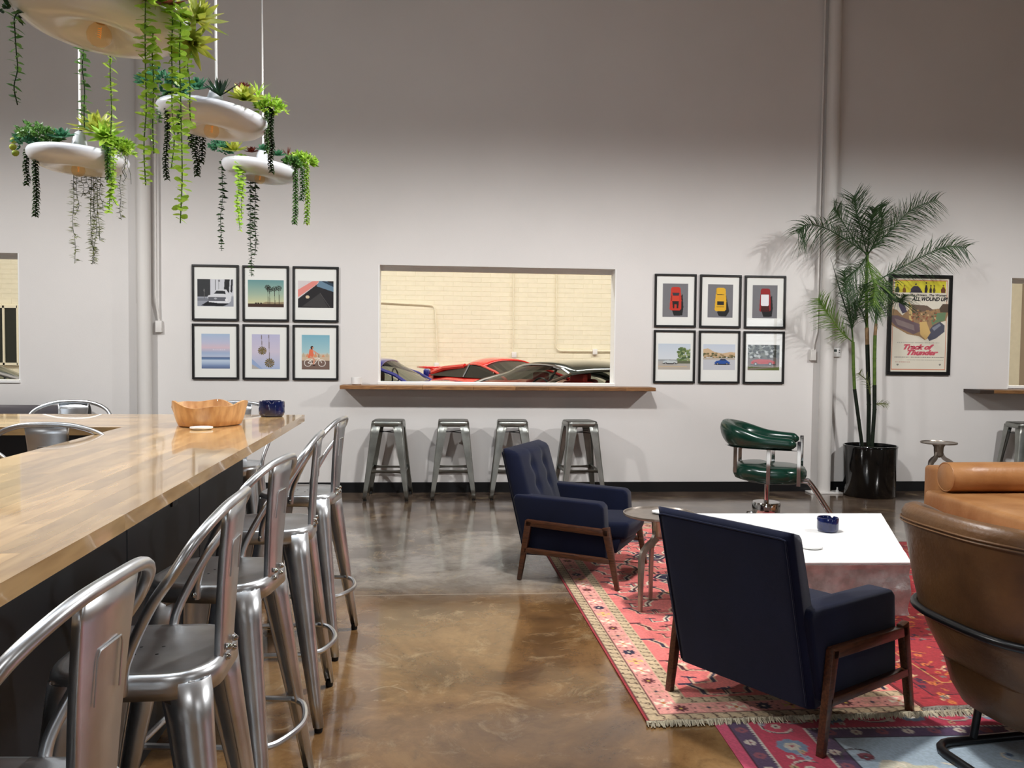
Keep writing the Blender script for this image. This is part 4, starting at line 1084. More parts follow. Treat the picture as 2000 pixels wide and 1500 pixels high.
# film poster
c = Canvas(190, 310, (226, 220, 204))
for k, (m_, col) in enumerate(((.02, (206, 132, 100)), (.028, (226, 220, 204)))): c.rect(m_*1.4, m_, 1-m_*1.4, 1-m_, col)
c.rect(.06, .03, .95, .155, (216, 206, 62))
for (x, w_, h_, col) in ((.10, .05, .08, (60, 70, 50)), (.22, .04, .07, (130, 90, 40)), (.42, .12, .09, (70, 64, 78)), (.60, .035, .105, (44, 34, 48)), (.68, .03, .075, (50, 40, 40)), (.74, .03, .075, (90, 80, 50)), (.90, .055, .08, (110, 66, 50))):
    c.poly([(x-w_*.7, .155), (x-w_*.75, .155-h_*.45), (x-w_*.3, .155-h_*.8), (x+w_*.3, .155-h_*.8), (x+w_*.75, .155-h_*.4), (x+w_*.6, .155)], col); c.ell(x, .155-h_, .014, .009, col)
c.poly([(.30, .155), (.38, .125), (.52, .13), (.54, .155)], (58, 54, 66))
P_ = c.poly
P_([(.02, .33), (.10, .34), (.20, .40), (.36, .30), (.62, .29), (.72, .33), (.86, .32), (.93, .27), (1, .28), (1, .38), (.96, .45), (.80, .48), (.72, .62), (.60, .66), (.5, .62), (.3, .60), (.12, .54), (.0, .50)], (158, 128, 96))
P_([(.12, .22), (.2, .24), (.28, .36), (.2, .38), (.13, .30)], (78, 72, 92)); P_([(.34, .28), (.62, .29), (.74, .34), (.5, .36), (.36, .38)], (112, 94, 82)); P_([(.02, .40), (.12, .40), (.5, .49), (.54, .56), (.4, .60), (.1, .52), (.0, .46)], (116, 98, 104))
P_([(.06, .43), (.4, .50), (.42, .56), (.12, .50)], (146, 130, 128)); P_([(.84, .32), (.9, .27), (1, .27), (1, .36), (.86, .36)], (92, 78, 66)); P_([(.7, .42), (.78, .37), (.96, .36), (.94, .45), (.8, .47), (.72, .50)], (110, 136, 102))
P_([(.62, .60), (.74, .50), (.86, .46), (.94, .50), (.94, .57), (.80, .64), (.68, .67)], (84, 86, 100)); P_([(.72, .53), (.85, .48), (.88, .50), (.76, .56)], (134, 138, 150)); P_([(.5, .47), (.62, .46), (.7, .58), (.62, .66), (.52, .60)], (212, 178, 116)); P_([(.30, .24), (.36, .30), (.38, .46), (.32, .44)], (206, 180, 120))
for k in range(60):
    x, y = g.uniform(.3, .8), g.uniform(.34, .46); c.ell(x, y, .018, .009, g.choice([(172, 136, 96), (136, 108, 84), (92, 84, 64), (206, 176, 130), (150, 92, 70)]))
for y, x0, x1, col in ((.685, .12, .86, (186, 182, 170)), (.843, .08, .94, (90, 86, 80)), (.872, .30, .94, (176, 172, 160)), (.893, .10, .36, (186, 120, 110))):
    x = x0
    while x < x1: l_ = g.uniform(.008, .03); c.rect(x, y, min(x1, x+l_), y+.007, col); x += l_+.008
c.ell(.14, .925, .02, .01, (140, 136, 128)); c.ell(.88, .922, .02, .01, (140, 136, 128))
for k in range(6): c.ell(g.uniform(.35, .55), g.uniform(.22, .27), .006, .004, (90, 80, 76))
t, M, pw, ph = framed('film_poster', 'framed vintage film poster with racing cars and a yellow band, behind the palm', 'poster', 4.69, 5.392, 1.243, 2.306, c, (.05, .95, .035, .965), fwid=.036)
def lettering(txt, u, v, size, width, col, parent, shear=.25, bold=.0, align='CENTER', M=M):
    fc = D.curves.new('lettering', 'FONT'); fc.body = txt; fc.size = size; fc.shear = shear; fc.offset = bold; fc.align_x = align; fc.extrude = .0002
    o = D.objects.new('tmp', fc); C.objects.link(o); bpy.context.view_layer.update()
    me = D.meshes.new_from_object(o.evaluated_get(bpy.context.evaluated_depsgraph_get())); D.objects.remove(o, do_unlink=True)
    xs = [q_.co.x for q_ in me.vertices]; k_ = width/(max(xs)-min(xs)); cx_ = (max(xs)+min(xs))/2
    for q_ in me.vertices: q_.co.x = (q_.co.x-cx_)*k_
    o = D.objects.new('lettering', me); C.objects.link(o); me.materials.clear(); me.materials.append(col); o.parent = parent
    o.matrix_basis = Matrix.Translation((0, -.001, 0)) @ M @ Matrix.Translation(((u-.5)*pw, (.5-v)*ph, 0)) @ Matrix.Rotation(0, 4, 'X'); return o
INK = mat('black_ink', (24, 24, 26), .6); PINK = mat('pink_ink', (204, 84, 102), .6)
lettering('The Cars...The Drivers...The Women', .51, .190, .034, .57, INK, t, .3, .0010)
lettering('ALL WOUND UP!', .67, .240, .056, .40, INK, t, .3, .0024)
lettering('Track of', .50, .760, .070, .34, PINK, t, .45, .0045); lettering('Thunder', .57, .820, .070, .35, PINK, t, .45, .0045)
# ------------------------------------------------------------------ rugs
RUG = vcol_mat('woven_wool', .95, sheen=.15, bump=.0015, bscale=420, spec=.1)
class RC(Canvas):
    """canvas addressed in metres from the top-left corner"""
    def __init__(s, w, h, cell, bg): super().__init__(int(w/cell), int(h/cell), bg); s.W, s.Hh = w, h
    def P(s, pts, c, al=1): s.poly([(x/s.W, y/s.Hh) for x, y in pts], c, al)
    def R(s, x0, y0, x1, y1, c, al=1): s.rect(x0/s.W, y0/s.Hh, x1/s.W, y1/s.Hh, c, al)
    def Lm(s, pts, wd, c):
        for (x1, y1), (x2, y2) in zip(pts, pts[1:]):
            d = math.hypot(x2-x1, y2-y1) or 1e-6; nx, ny = -(y2-y1)/d*wd/2, (x2-x1)/d*wd/2
            s.P([(x1+nx, y1+ny), (x2+nx, y2+ny), (x2-nx, y2-ny), (x1-nx, y1-ny)], c)
    def star(s, x, y, r, c, c2):
        for k in range(8):
            a = k*PI/4; s.P([(x+r*math.cos(a), y+r*math.sin(a)), (x+r*.55*math.cos(a+.5), y+r*.55*math.sin(a+.5)), (x, y), (x+r*.55*math.cos(a-.5), y+r*.55*math.sin(a-.5))], c)
        s.R(x-r*.16, y-r*.16, x+r*.16, y+r*.16, c2)
    def cross(s, x, y, r, c, c2):
        for k in range(4):
            a = k*PI/2; u = (math.cos(a), math.sin(a)); v = (-u[1], u[0])
            f = lambda p, q: (x+u[0]*p*r+v[0]*q*r, y+u[1]*p*r+v[1]*q*r)
            s.P([f(.1, -.15), f(.1, .15), f(.6, .2), f(1, .5), f(.95, .12), f(.95, -.12), f(1, -.5), f(.6, -.2)], c)
        s.P([(x-r*.3, y), (x, y-r*.3), (x+r*.3, y), (x, y+r*.3)], c2)
    def flower(s, x, y, r, c, c2, n=6):
        for k in range(n):
            a = 2*PI*k/n; cx, cy = x+r*.6*math.cos(a), y+r*.6*math.sin(a); s.P([(cx+r*.38*math.cos(b*PI/3), cy+r*.38*math.sin(b*PI/3)) for b in range(6)], c)
        s.P([(x+r*.25*math.cos(b*PI/3), y+r*.25*math.sin(b*PI/3)) for b in range(6)], c2)
NAVY, CRM, DK, TANC, SAL, PNK = (46, 42, 66), (238, 222, 196), (92, 46, 48), (200, 176, 142), (228, 122, 116), (230, 158, 146)
def border_run(c, W_, H_, spec, mot):
    off = 0
    for (wd, col) in spec:
        c.R(off, off, W_-off, H_-off, col); off += wd
    return off
W1, H1 = 1.40, 3.75
c = RC(W1, H1, .0062, SAL)
border_run(c, W1, H1, [(.014, (164, 58, 62)), (.003, DK), (.052, TANC), (.004, DK), (.092, PNK), (.004, DK), (.052, TANC), (.004, DK), (0, SAL)], None)
off = .225; c.R(off, off, W1-off, H1-off, SAL)
g = random.Random(12)
for side in range(4):
    Ls = H1 if side < 2 else W1
    n = int(Ls/.052)
    for k in range(n):
        p_ = (k+.5)*Ls/n
        for o_ in (.043, .195):
            if p_ < o_ or p_ > Ls-o_: continue
            q = [(-.018, -.016), (-.004, -.020), (.004, 0), (-.004, .016), (.012, .020), (.02, .012)]
            pts = {0: [(o_+a, p_+b) for b, a in q], 1: [(W1-o_+a, p_+b) for b, a in q], 2: [(p_+b, o_+a) for b, a in q], 3: [(p_+b, H1-o_+a) for b, a in q]}[side]
            c.Lm(pts, .0065, (92, 68, 54))
    n = int(Ls/.115)
    for k in range(n):
        p_ = (k+.5)*Ls/n
        if p_ < .119 or p_ > Ls-.119: continue
        pt = {0: (.119, p_), 1: (W1-.119, p_), 2: (p_, .119), 3: (p_, H1-.119)}[side]; m_ = (k*7+side) % 6
        if m_ in (0, 3): c.cross(*pt, .040, CRM, (206, 120, 60))
        elif m_ == 1: c.star(*pt, .040, (NAVY), CRM)
        elif m_ == 4: c.star(*pt, .036, (104, 44, 52), (226, 190, 90))
        elif m_ == 2: c.cross(*pt, .036, (230, 188, 110), (150, 60, 60))
        else: c.cross(*pt, .038, (206, 150, 130), NAVY)
        for dx, dy in ((-.034, .05), (.034, .05), (0, .058)):
            a_, b_ = (dx, dy) if side < 2 else (dy, dx); c.P([(pt[0]+a_+.007*math.cos(w_*PI/2), pt[1]+b_+.007*math.sin(w_*PI/2)) for w_ in range(4)], DK)
def hook(c, x, y, s, fl, col=NAVY, col2=CRM):
    f = lambda p: [(x+a*s*fl, y+b*s) for a, b in p]
    for dd, cc in ((.0, col2), (.16, col), (.32, col2)):
        c.Lm(f([(dd-1, -.9), (dd-.45, -.1), (dd-.45, .5), (.9, .5+dd*.6), (.9, -.3+dd)]), s*(.20 if cc is col else .12), cc)
    c.Lm(f([(-1.3, -.9), (-.5, -.9)]), s*.2, col); c.Lm(f([(.5, -.1), (1.3, -.3)]), s*.16, col)
def medallion(c, x, y, s):
    c.P([(x-s, y), (x-s*.5, y-s*.7), (x+s*.5, y-s*.7), (x+s, y), (x+s*.5, y+s*.7), (x-s*.5, y+s*.7)], NAVY)
    for k in range(8):
        a = k*PI/4+.39; bx_, by_ = x+s*.95*math.cos(a), y+s*.8*math.sin(a)
        c.Lm([(bx_, by_), (bx_+s*.3*math.cos(a), by_+s*.3*math.sin(a)), (bx_+s*.3*math.cos(a+.6), by_+s*.3*math.sin(a+.6))], s*.14, NAVY)
    c.Lm([(x-s*.8, y), (x-s*.4, y-s*.5), (x+s*.4, y-s*.5), (x+s*.8, y), (x+s*.4, y+s*.5), (x-s*.4, y+s*.5), (x-s*.8, y)], s*.06, CRM); c.cross(x, y, s*.3, CRM, SAL)
yy = .34; k = 0
while yy < H1-.3:
    xs_ = [.33, .50, .67, .84, 1.01, 1.10] if k % 2 else [.40, .58, .76, .94, 1.08]
    for j, x in enumerate(xs_):
        if (k % 4 == 2) and j in (1, 2): continue
        hook(c, x+g.uniform(-.02, .02), yy+g.uniform(-.02, .02), g.uniform(.066, .092), 1 if (j+k) % 2 else -1, g.choice([NAVY, (60, 36, 60), (86, 40, 48), NAVY]), g.choice([CRM, (220, 180, 150)]))
    if k % 4 == 2: medallion(c, .72, yy, .13)
    yy += .135; k += 1
for k in range(26): c.star(g.uniform(.28, W1-.28), g.uniform(.3, H1-.3), .022, g.choice([CRM, NAVY, (226, 176, 90)]), (150, 60, 60))
c.speck(.16, 2); c.speck(.06, 5, 12)
def rug(name, label, cx, cy, rz, w_, h_, cv, z, fringe_near=None, seed=1):
    t = thing(name, label, 'rug', (cx, cy, 0), rz, None)
    g_ = random.Random(seed)
    raster('pile', cv, w_, h_, Matrix.Translation((0, 0, z)), RUG, t)
    e = MB(); n = 60; edge = []
    for k in range(n+1): edge.append((-w_/2, h_/2-h_*k/n))
    obj('edge', MB().box((0, 0, (z-.0005)/2), (w_-.001, h_-.001, z-.001)), mat('rug_backing', (120, 34, 40), .95), t, smooth=0)
    if fringe_near:
        wd, ln, cnt, cmat = fringe_near
        f = MB()
        for sgn in (-1,):
            y0 = sgn*h_/2
            f.tube([(x, y0-.008+.004*math.sin(x*41), z+.001) for x in np.linspace(-w_/2-.005, w_/2+.005, 60)], .009, 6)
            for k in range(cnt):
                x = -w_/2+w_*(k+g_.random())/cnt; l_ = ln*g_.uniform(.5, 1.2); a = g_.uniform(-.9, .9); b = g_.uniform(-.5, .5)
                f.tube([(x, y0, z), (x+l_*.4*math.sin(a), y0-l_*.5, z+g_.uniform(.002, .012)), (x+l_*.6*math.sin(a)+l_*.3*b, y0-l_, .004)], [.0045, .004, .002], 4)
        obj('fringe', f, cmat, t, kind='stuff')
    return t
ra = math.atan2(.061, 2.667)
FG = mat('grey_wool_fringe', (150, 142, 132), .95, var=.25, vscale=40)
rug('woven_rug', 'salmon red tribal rug with star border and cream fringe, under the armchairs', .81+W1/2-.045, 3.18+H1/2+.015, ra, W1, H1, c, .008, (W1, .035, 420, FRINGE), 3)
# second rug: magenta floral, near the viewer
W2, H2 = 2.3, 2.1
c = RC(W2, H2, .0062, (190, 190, 184)); PUR, MAG, RD = (92, 70, 98), (206, 84, 112), (190, 66, 88)
border_run(c, W2, H2, [(.052, MAG), (.006, (60, 30, 40)), (.066, PUR), (.012, (206, 196, 186)), (.20, RD), (.012, (206, 196, 186)), (.066, PUR), (.006, (40, 40, 50)), (0, (176, 186, 190))], None)
g = random.Random(5)
def along(d, H_, W_, st):
    out = []
    for (x0, y0, x1, y1) in ((d, d, W_-d, d), (d, H_-d, W_-d, H_-d), (d, d, d, H_-d), (W_-d, d, W_-d, H_-d)):
        L_ = math.hypot(x1-x0, y1-y0); n = int(L_/st)
        out += [(x0+(x1-x0)*(k+.5)/n, y0+(y1-y0)*(k+.5)/n, k, x1 == x0) for k in range(n)]
    return out
for d in (.130, .342):
    for (x, y, k, v) in along(d, H2, W2, .018): c.R(x-.003, y-.004, x+.003, y+.004, (70, 40, 60))
for d in (.091, .375):
    for (x, y, k, v) in along(d, H2, W2, .10):
        if k % 2: c.flower(x, y, .024, (206, 192, 178), (140, 60, 70))
        else: c.flower(x, y, .026, (146, 84, 96), PUR, 8)
for (x, y, k, v) in along(.236, H2, W2, .16):
    if k % 2:
        c.flower(x, y, .062, (120, 136, 158), (206, 120, 116), 8); c.flower(x, y, .034, (196, 186, 170), (150, 60, 80), 6)
    else:
        a = [(x+.06*math.cos(q)*(1 if v else 1.3), y+.055*math.sin(q)) for q in np.linspace(.4, 5.4, 14)]; c.Lm(a, .010, (206, 192, 178)); c.Lm([(p_+.006, q_+.006) for p_, q_ in a], .004, (60, 60, 70)); c.flower(x, y, .02, (206, 196, 180), (60, 60, 80))
    for q in range(3): c.flower(x+g.uniform(-.08, .08), y+g.uniform(-.08, .08), .017, g.choice([(206, 192, 178), (150, 160, 176), (190, 160, 120)]), (60, 50, 60), 5)
c.R(.42, .42, W2-.42, H2-.42, (168, 184, 196))
for k in range(46):
    x, y = g.uniform(.46, W2-.46), g.uniform(.46, H2-.46); r = g.uniform(.05, .12); ph_ = g.uniform(0, 6)
    if k % 3 == 0: c.P([(x+r*1.2*math.cos(q)*(1+.25*math.sin(3*q)), y+r*math.sin(q)*(1+.25*math.cos(2*q))) for q in np.linspace(0, 2*PI, 18)], g.choice([MAG, (196, 190, 166), (202, 196, 176), RD]))
    a = [(x+r*(1-.12*i)*math.cos(ph_+i*.5), y+r*(1-.12*i)*math.sin(ph_+i*.5)) for i in range(9)]; c.Lm(a, .010, g.choice([(216, 206, 186), (90, 84, 90), (196, 160, 110)])); c.flower(x, y, r*.32, g.choice([(214, 200, 176), MAG, (120, 60, 70), (88, 110, 140)]), (60, 50, 50), 7)
c.speck(.14, 2)
rug('floral_rug', 'magenta and purple floral rug in the near right corner, under the leather chair', 1.085+W2/2-.03, 3.42-H2/2, -.02, W2, H2, c, .0045)
# third rug: deep red, right of the salmon one
W3, H3 = 1.9, 2.9
c = RC(W3, H3, .0066, (160, 50, 54))
border_run(c, W3, H3, [(.02, (110, 40, 44)), (.10, (166, 52, 58)), (.006, (40, 30, 44)), (.12, (146, 48, 56)), (.006, (200, 150, 90)), (0, (160, 48, 54))], None)
for k in range(1700):
    x, y = g.uniform(.03, W3-.03), g.uniform(.03, H3-.03); q = g.random()
    if q < .45: c.flower(x, y, g.uniform(.010, .022), g.choice([(214, 176, 130), (206, 116, 62), (60, 46, 66), (96, 34, 44), (110, 120, 110), (70, 36, 50)]), (110, 24, 30), 5)
    elif q < .8: c.Lm([(x, y), (x+g.uniform(-.04, .04), y+g.uniform(-.03, .03)), (x+g.uniform(-.05, .05), y+g.uniform(-.05, .05))], .006, g.choice([(214, 180, 140), (206, 120, 60), (70, 40, 56)]))
    else: c.Lm([(x-.03, y), (x+.03, y)], .005, (80, 24, 34))
c.speck(.2, 4)
rug('red_rug', 'deep red patterned rug with a grey fringe, between the armchair and the leather chair', 1.93+W3/2, 3.27+H3/2, .03, W3, H3, c, .010, (W3, .07, 620, FG), 9)
# ------------------------------------------------------------------ plants
def leaf(mb, p, d, n, L_, w_, bend=.2, seg=3, tip=.0, cup=0):
    """pointed leaf from p along d, face normal n, bending away from n"""
    d = d.normalized(); s = d.cross(n)
    if s.length < 1e-4: s = d.orthogonal()
    s.normalize(); n = s.cross(d); rows = []
    for i in range(seg+1):
        t = i/seg; w = w_*math.sin(PI*min(1, (.12+.88*t))**.8)*.5 if t < 1 else w_*tip
        c = p+d*(L_*t)-n*(bend*L_*t*t)
        rows.append([c-s*w+n*cup*w, c, c+s*w+n*cup*w])
    mb.sheet(rows)
def rosette(c, R_, nl, mt, parent, up_=(0, 0, 1), w=.42, layers=3, rise=.5, name='succulent_rosette', bend=.1, seed=0):
    g = random.Random(seed+int(abs(c[0])*1000)); u = Vector(up_).normalized(); a = u.orthogonal().normalized(); b = u.cross(a); mb = MB()
    for l_ in range(layers):
        f = l_/max(1, layers-1)
        for k in range(nl):
            q = 2*PI*(k+.5*l_)/nl+g.uniform(-.1, .1); r = a*math.cos(q)+b*math.sin(q); el = rise*.3+f*(1.25-rise*.3)
            d = r*math.cos(el)+u*math.sin(el); leaf(mb, Vector(c), d, u*math.cos(el)-r*math.sin(el), R_*(1-.35*f), R_*w*(1-.3*f), bend=-bend, cup=.25)
    return obj(name, mb, mt, parent, smooth=60)
def clump(c, R_, n, mt, parent, size=.02, flat=.7, seed=0, name='succulent_clump'):
    g = random.Random(seed); mb = MB(); c = Vector(c)
    for k in range(n):
        d = Vector((g.gauss(0, 1), g.gauss(0, 1), abs(g.gauss(0, 1))*.9-.15)).normalized(); p = c+Vector((d.x*R_, d.y*R_, d.z*R_*flat))*g.uniform(.55, 1)
        for j in range(5):
            q = d+Vector((g.uniform(-1, 1), g.uniform(-1, 1), g.uniform(-.4, 1)))*.9; leaf(mb, p, q, d, size*g.uniform(.7, 1.3), size*.42, bend=.1, seg=2)
    return obj(name, mb, mt, parent, smooth=60)
_leafme = {}
def ovate_leaf_mesh(mt):
    if mt.name not in _leafme:
        mb = MB(); rows = []
        for t, w in ((0, .06), (.2, .62), (.5, 1), (.8, .78), (1, .1)):
            rows.append([(t, -w*.46, .06*w), (t, 0, 0), (t, w*.46, .06*w)])
        mb.sheet(rows); o = obj('leaf', mb, mt, None, smooth=60); _leafme[mt.name] = o.data; D.objects.remove(o, do_unlink=True)
    return _leafme[mt.name]
def vine(pts, kind, mt, parent, ls=.02, sp=.014, seed=0, single=False):
    g = random.Random(seed); P = bez(pts, 10); L_ = [0]
    for a, b in zip(P, P[1:]): L_.append(L_[-1]+(b-a).length)
    def at(s):
        for i in range(len(P)-1):
            if L_[i+1] >= s: return P[i].lerp(P[i+1], (s-L_[i])/max(1e-6, L_[i+1]-L_[i])), (P[i+1]-P[i]).normalized()
        return P[-1], (P[-1]-P[-2]).normalized()
    st_ = obj('trailing_vine', MB().tube(P, {'bead': .002, 'twig': .0012}.get(kind, .0018), 5), STEMG if mt is L_LIME else L_DARK, parent)
    mb = MB(); s = 0; k = 0; ph = g.uniform(0, 6)
    while s < L_[-1]:
        p, t = at(s); fade = 1-.35*(s/L_[-1])
        if kind in ('pair', 'oval'):
            ph += 1.3+g.uniform(-.3, .3)
            for q in (ph, ph+PI):
                r = Vector((math.cos(q), math.sin(q), g.uniform(-.35, .35))); L2 = ls*1.25*fade*g.uniform(.7, 1.2)
                if single:
                    o = D.objects.new('leaf', ovate_leaf_mesh(mt)); C.objects.link(o); o.parent = st_
                    zax = (Vector((0, 0, 1))-r.normalized()*r.normalized().z).normalized(); zax = (zax+Vector((g.uniform(-.6, .6), g.uniform(-1.6, -.2), 0))); x = r.normalized(); y = zax.cross(x).normalized(); z = x.cross(y)
                    M = Matrix.Identity(4)
                    for i, v in enumerate((x, y, z)):
                        for j in range(3): M[j][i] = v[j]*L2
                    M.translation = p; o.matrix_basis = M
                else: leaf(mb, p, r, Vector((g.uniform(-.6, .6), -g.uniform(.3, 1.6), 1)), L2, L2*(1.0 if kind == 'pair' else .62), bend=.15, seg=3, cup=.1)
        elif kind == 'bead':
            for j in range(3):
                q = ph+j*2.1; r = Vector((math.cos(q), math.sin(q), -.35)); leaf(mb, p, r, Vector((0, 0, 1)), ls*1.15*g.uniform(.8, 1.1), ls*.75, bend=.2, seg=2, cup=.6)
                leaf(mb, p+Vector((0, 0, .003)), r, Vector((0, 0, 1)), ls*1.0, ls*.7, bend=-.1, seg=2, cup=-.6)
            ph += .9
        else:
            q = g.uniform(0, 2*PI); r = Vector((math.cos(q), math.sin(q)*.6, g.uniform(-.1, .5))); leaf(mb, p, r, Vector((0, -.6, 1)), ls*1.2*g.uniform(.7, 1.3), ls*.34, bend=.35, seg=3)
        s += sp*g.uniform(.8, 1.2); k += 1
    if mb.v: obj('leaves', mb, mt, st_, smooth=60, kind='stuff')
    return st_
AMBER = glassy('amber_glass', (1, .90, .74), ior=1.35); FIL = D.materials.new('filament'); FIL.use_nodes = True
_f = FIL.node_tree.nodes['Principled BSDF']; _f.inputs['Base Color'].default_value = (.8, .35, .08, 1); _f.inputs['Emission Color'].default_value = (1, .42, .08, 1); _f.inputs['Emission Strength'].default_value = .25
def lamp(c, label, tilt, cordpts=None):
    t = thing('planter_lamp', label, 'lamp', c, 0, 'hanging planter lamps with trailing greenery'); t.rotation_euler = tilt
    obj('bowl', MB().lathe([(.022, .048), (.032, .044), (.052, .030), (.080, .014), (.110, .004), (.140, 0), (.175, .004), (.208, .016), (.235, .036), (.250, .058), (.252, .074), (.246, .088), (.236, .094), (.230, .090), (.230, .075), (.215, .055), (.09, .055), (.05, .065), (.03, .065)], 64), LAMPW, t, smooth=50)
    obj('cone', MB().lathe([(.056, .066), (.052, .09), (.030, .185), (.024, .205), (.014, .212), (0, .212)], 28), LAMPW, t)
    obj('moss', MB().lathe([(.045, .075), (.10, .084), (.18, .084), (.229, .080), (.229, .06), (.045, .06)], 40), SOIL, t)
    obj('socket', MB().lathe([(0, .07), (.017, .07), (.017, .045), (.013, .040), (0, .040)], 20), mat('brass', (170, 130, 70), .3, metal=1), t)
    b = obj('bulb', MB().lathe([(.013, .046), (.017, .038), (.031, .022), (.036, .004), (.031, -.015), (.018, -.028), (0, -.032)], 28), AMBER, t)
    obj('filament', MB().tube([(.005*math.cos(k*1.2), .005*math.sin(k*1.2), .028-.0012*k) for k in range(28)], .0010, 4), FIL, b)
    inv = Euler(tilt).to_matrix().inverted()
    top = inv @ (Vector((c[0]+.0, c[1], ZC))-Vector(c))
    a = Vector((0, 0, .21)); mid = [a, a+inv @ Vector((0, 0, .05))]+([inv @ (Vector(q)-Vector(c)) for q in cordpts] if cordpts else [])+[top]
    obj('cord', MB().tube(mid, .0055, 8), WHITE, t)
    obj('cord_grip', MB().lathe([(0, .206), (.009, .206), (.010, .232), (.006, .242), (0, .242)], 14), mat('grey_grip', (120, 118, 122), .4), t)
    return t, inv
def L(t, inv, px, py, y): return inv @ (on_y(px, py, y)-t.location)
def V(t, inv, px, y0, y1, Y, kind, mt, ls, sp, seed, single=False, sway=6, rim=None):
    if kind in ('pair', 'oval'): ls *= 1.3; sp *= .82
    if kind == 'bead': ls *= 1.35
    """vine hanging from height y0 to y1 of the photo column px, at depth Y, draped over the rim"""
    g = random.Random(seed*17+3); a = L(t, inv, px, y0, Y); n = 5
    pts = [a*.86+Vector((0, 0, a.z*.14+.02))] if rim is None else []
    pts += [L(t, inv, px+g.uniform(-sway, sway)*(k/n), y0+(y1-y0)*k/n, Y) for k in range(n+1)]
    return vine(pts, kind, mt, t, ls, sp, seed, single)
def R(t, inv, px, py, Y, R_, mt, upv=(0, -.4, 1), **k): return rosette(L(t, inv, px, py, Y), R_*1.22, k.pop('nl', 8), mt, t, up_=inv @ Vector(upv), **k)
def K(t, inv, px, py, Y, R_, n, mt, **k): return clump(L(t, inv, px, py, Y), R_*1.25, int(n*1.7), mt, t, **k)
# --- big near lamp at the top left
Y1 = 2.65; t, inv = lamp((-1.035, Y1, 2.385), 'large planter lamp nearest the viewer, cut off by the top edge, bright vines', (math.radians(-2), math.radians(5), 0))
V(t, inv, 283, -12, 362, Y1-.22, 'pair', L_LIME, .021, .0135, 1, True, 5)
V(t, inv, 352, 18, 436, Y1-.16, 'pair', L_LIME, .022, .0135, 2, True, 7)
V(t, inv, 336, 30, 330, Y1-.12, 'pair', L_LIME, .020, .016, 3, False, 6)
V(t, inv, 368, 40, 250, Y1-.05, 'pair', L_LIME, .019, .018, 4, False, 5)
V(t, inv, 298, 60, 300, Y1-.2, 'pair', L_LIME, .018, .017, 5, False, 6)
V(t, inv, 30, 30, 205, Y1-.08, 'oval', L_GRN, .020, .017, 6, False, 8)
V(t, inv, 162, 60, 250, Y1+.26, 'oval', L_GRN, .022, .021, 7, False, 6)
V(t, inv, 215, 60, 262, Y1+.26, 'oval', L_LIME, .020, .018, 8, False, 4)
R(t, inv, 322, 12, Y1-.16, .062, L_RED, nl=7, seed=1); R(t, inv, 385, 40, Y1-.02, .085, L_YEL, (.5, -.5, .6), nl=8, w=.3, seed=2)
R(t, inv, 372, 82, Y1-.06, .07, L_YEL, (.5, -.6, -.3), nl=9, w=.25, seed=3); R(t, inv, 352, -6, Y1-.1, .07, L_YEL, (.3, -.5, .8), nl=7, w=.35, seed=4)
K(t, inv, 15, 12, Y1-.05, .07, 60, L_DARK, size=.024, seed=5); K(t, inv, 225, -22, Y1-.18, .05, 40, L_BLUE, size=.02, seed=6); K(t, inv, 276, -4, Y1-.2, .045, 30, L_LIME, size=.028, seed=7)
# --- lamp in the middle
Y2 = 4.1; t, inv = lamp((-1.095, Y2, 2.472), 'middle planter lamp with a dark agave and yellow rosettes on its rim', (math.radians(-1), math.radians(6), 0), None)
K(t, inv, 318, 170, Y2-.08, .085, 80, L_BLUE, size=.028, seed=11); R(t, inv, 386, 176, Y2-.16, .075, L_BLUE, nl=9, w=.3, seed=12)
rosette(L(t, inv, 430, 188, Y2-.19), .115, 7, L_AGAVE, t, up_=inv @ Vector((0, -.2, 1)), w=.17, layers=3, rise=1.6, name='agave', seed=13)
R(t, inv, 478, 196, Y2-.10, .085, L_YEL, (.2, -.6, 1), nl=8, w=.5, seed=14); rosette(L(t, inv, 503, 192, Y2-.05), .14, 9, L_LIME, t, up_=inv @ Vector((.1, -.2, 1)), w=.09, layers=2, rise=1.2, name='air_plant', bend=-.4, seed=15)
R(t, inv, 476, 180, Y2, .06, L_RED, nl=7, seed=16); K(t, inv, 528, 214, Y2+.0, .06, 60, L_LIME, size=.024, seed=17)
V(t, inv, 530, 215, 338, Y2-.03, 'bead', L_DARK, .013, .008, 18, sway=4); V(t, inv, 521, 220, 300, Y2+.02, 'bead', L_GRN, .013, .009, 19, sway=3)
V(t, inv, 326, 185, 350, Y2-.16, 'bead', L_DARK, .013, .009, 20, sway=4); V(t, inv, 350, 190, 262, Y2-.2, 'bead', L_GRN, .013, .009, 21, sway=3)
V(t, inv, 383, 215, 342, Y2+.2, 'bead', L_DARK, .016, .011, 22, sway=4, rim=1); V(t, inv, 396, 215, 318, Y2+.2, 'bead', L_DARK, .015, .011, 23, sway=4, rim=1); V(t, inv, 372, 215, 290, Y2+.22, 'bead', L_DARK, .015, .011, 24, sway=4, rim=1)
V(t, inv, 312, 190, 240, Y2-.1, 'pair', L_GRN, .018, .014, 25, sway=3)
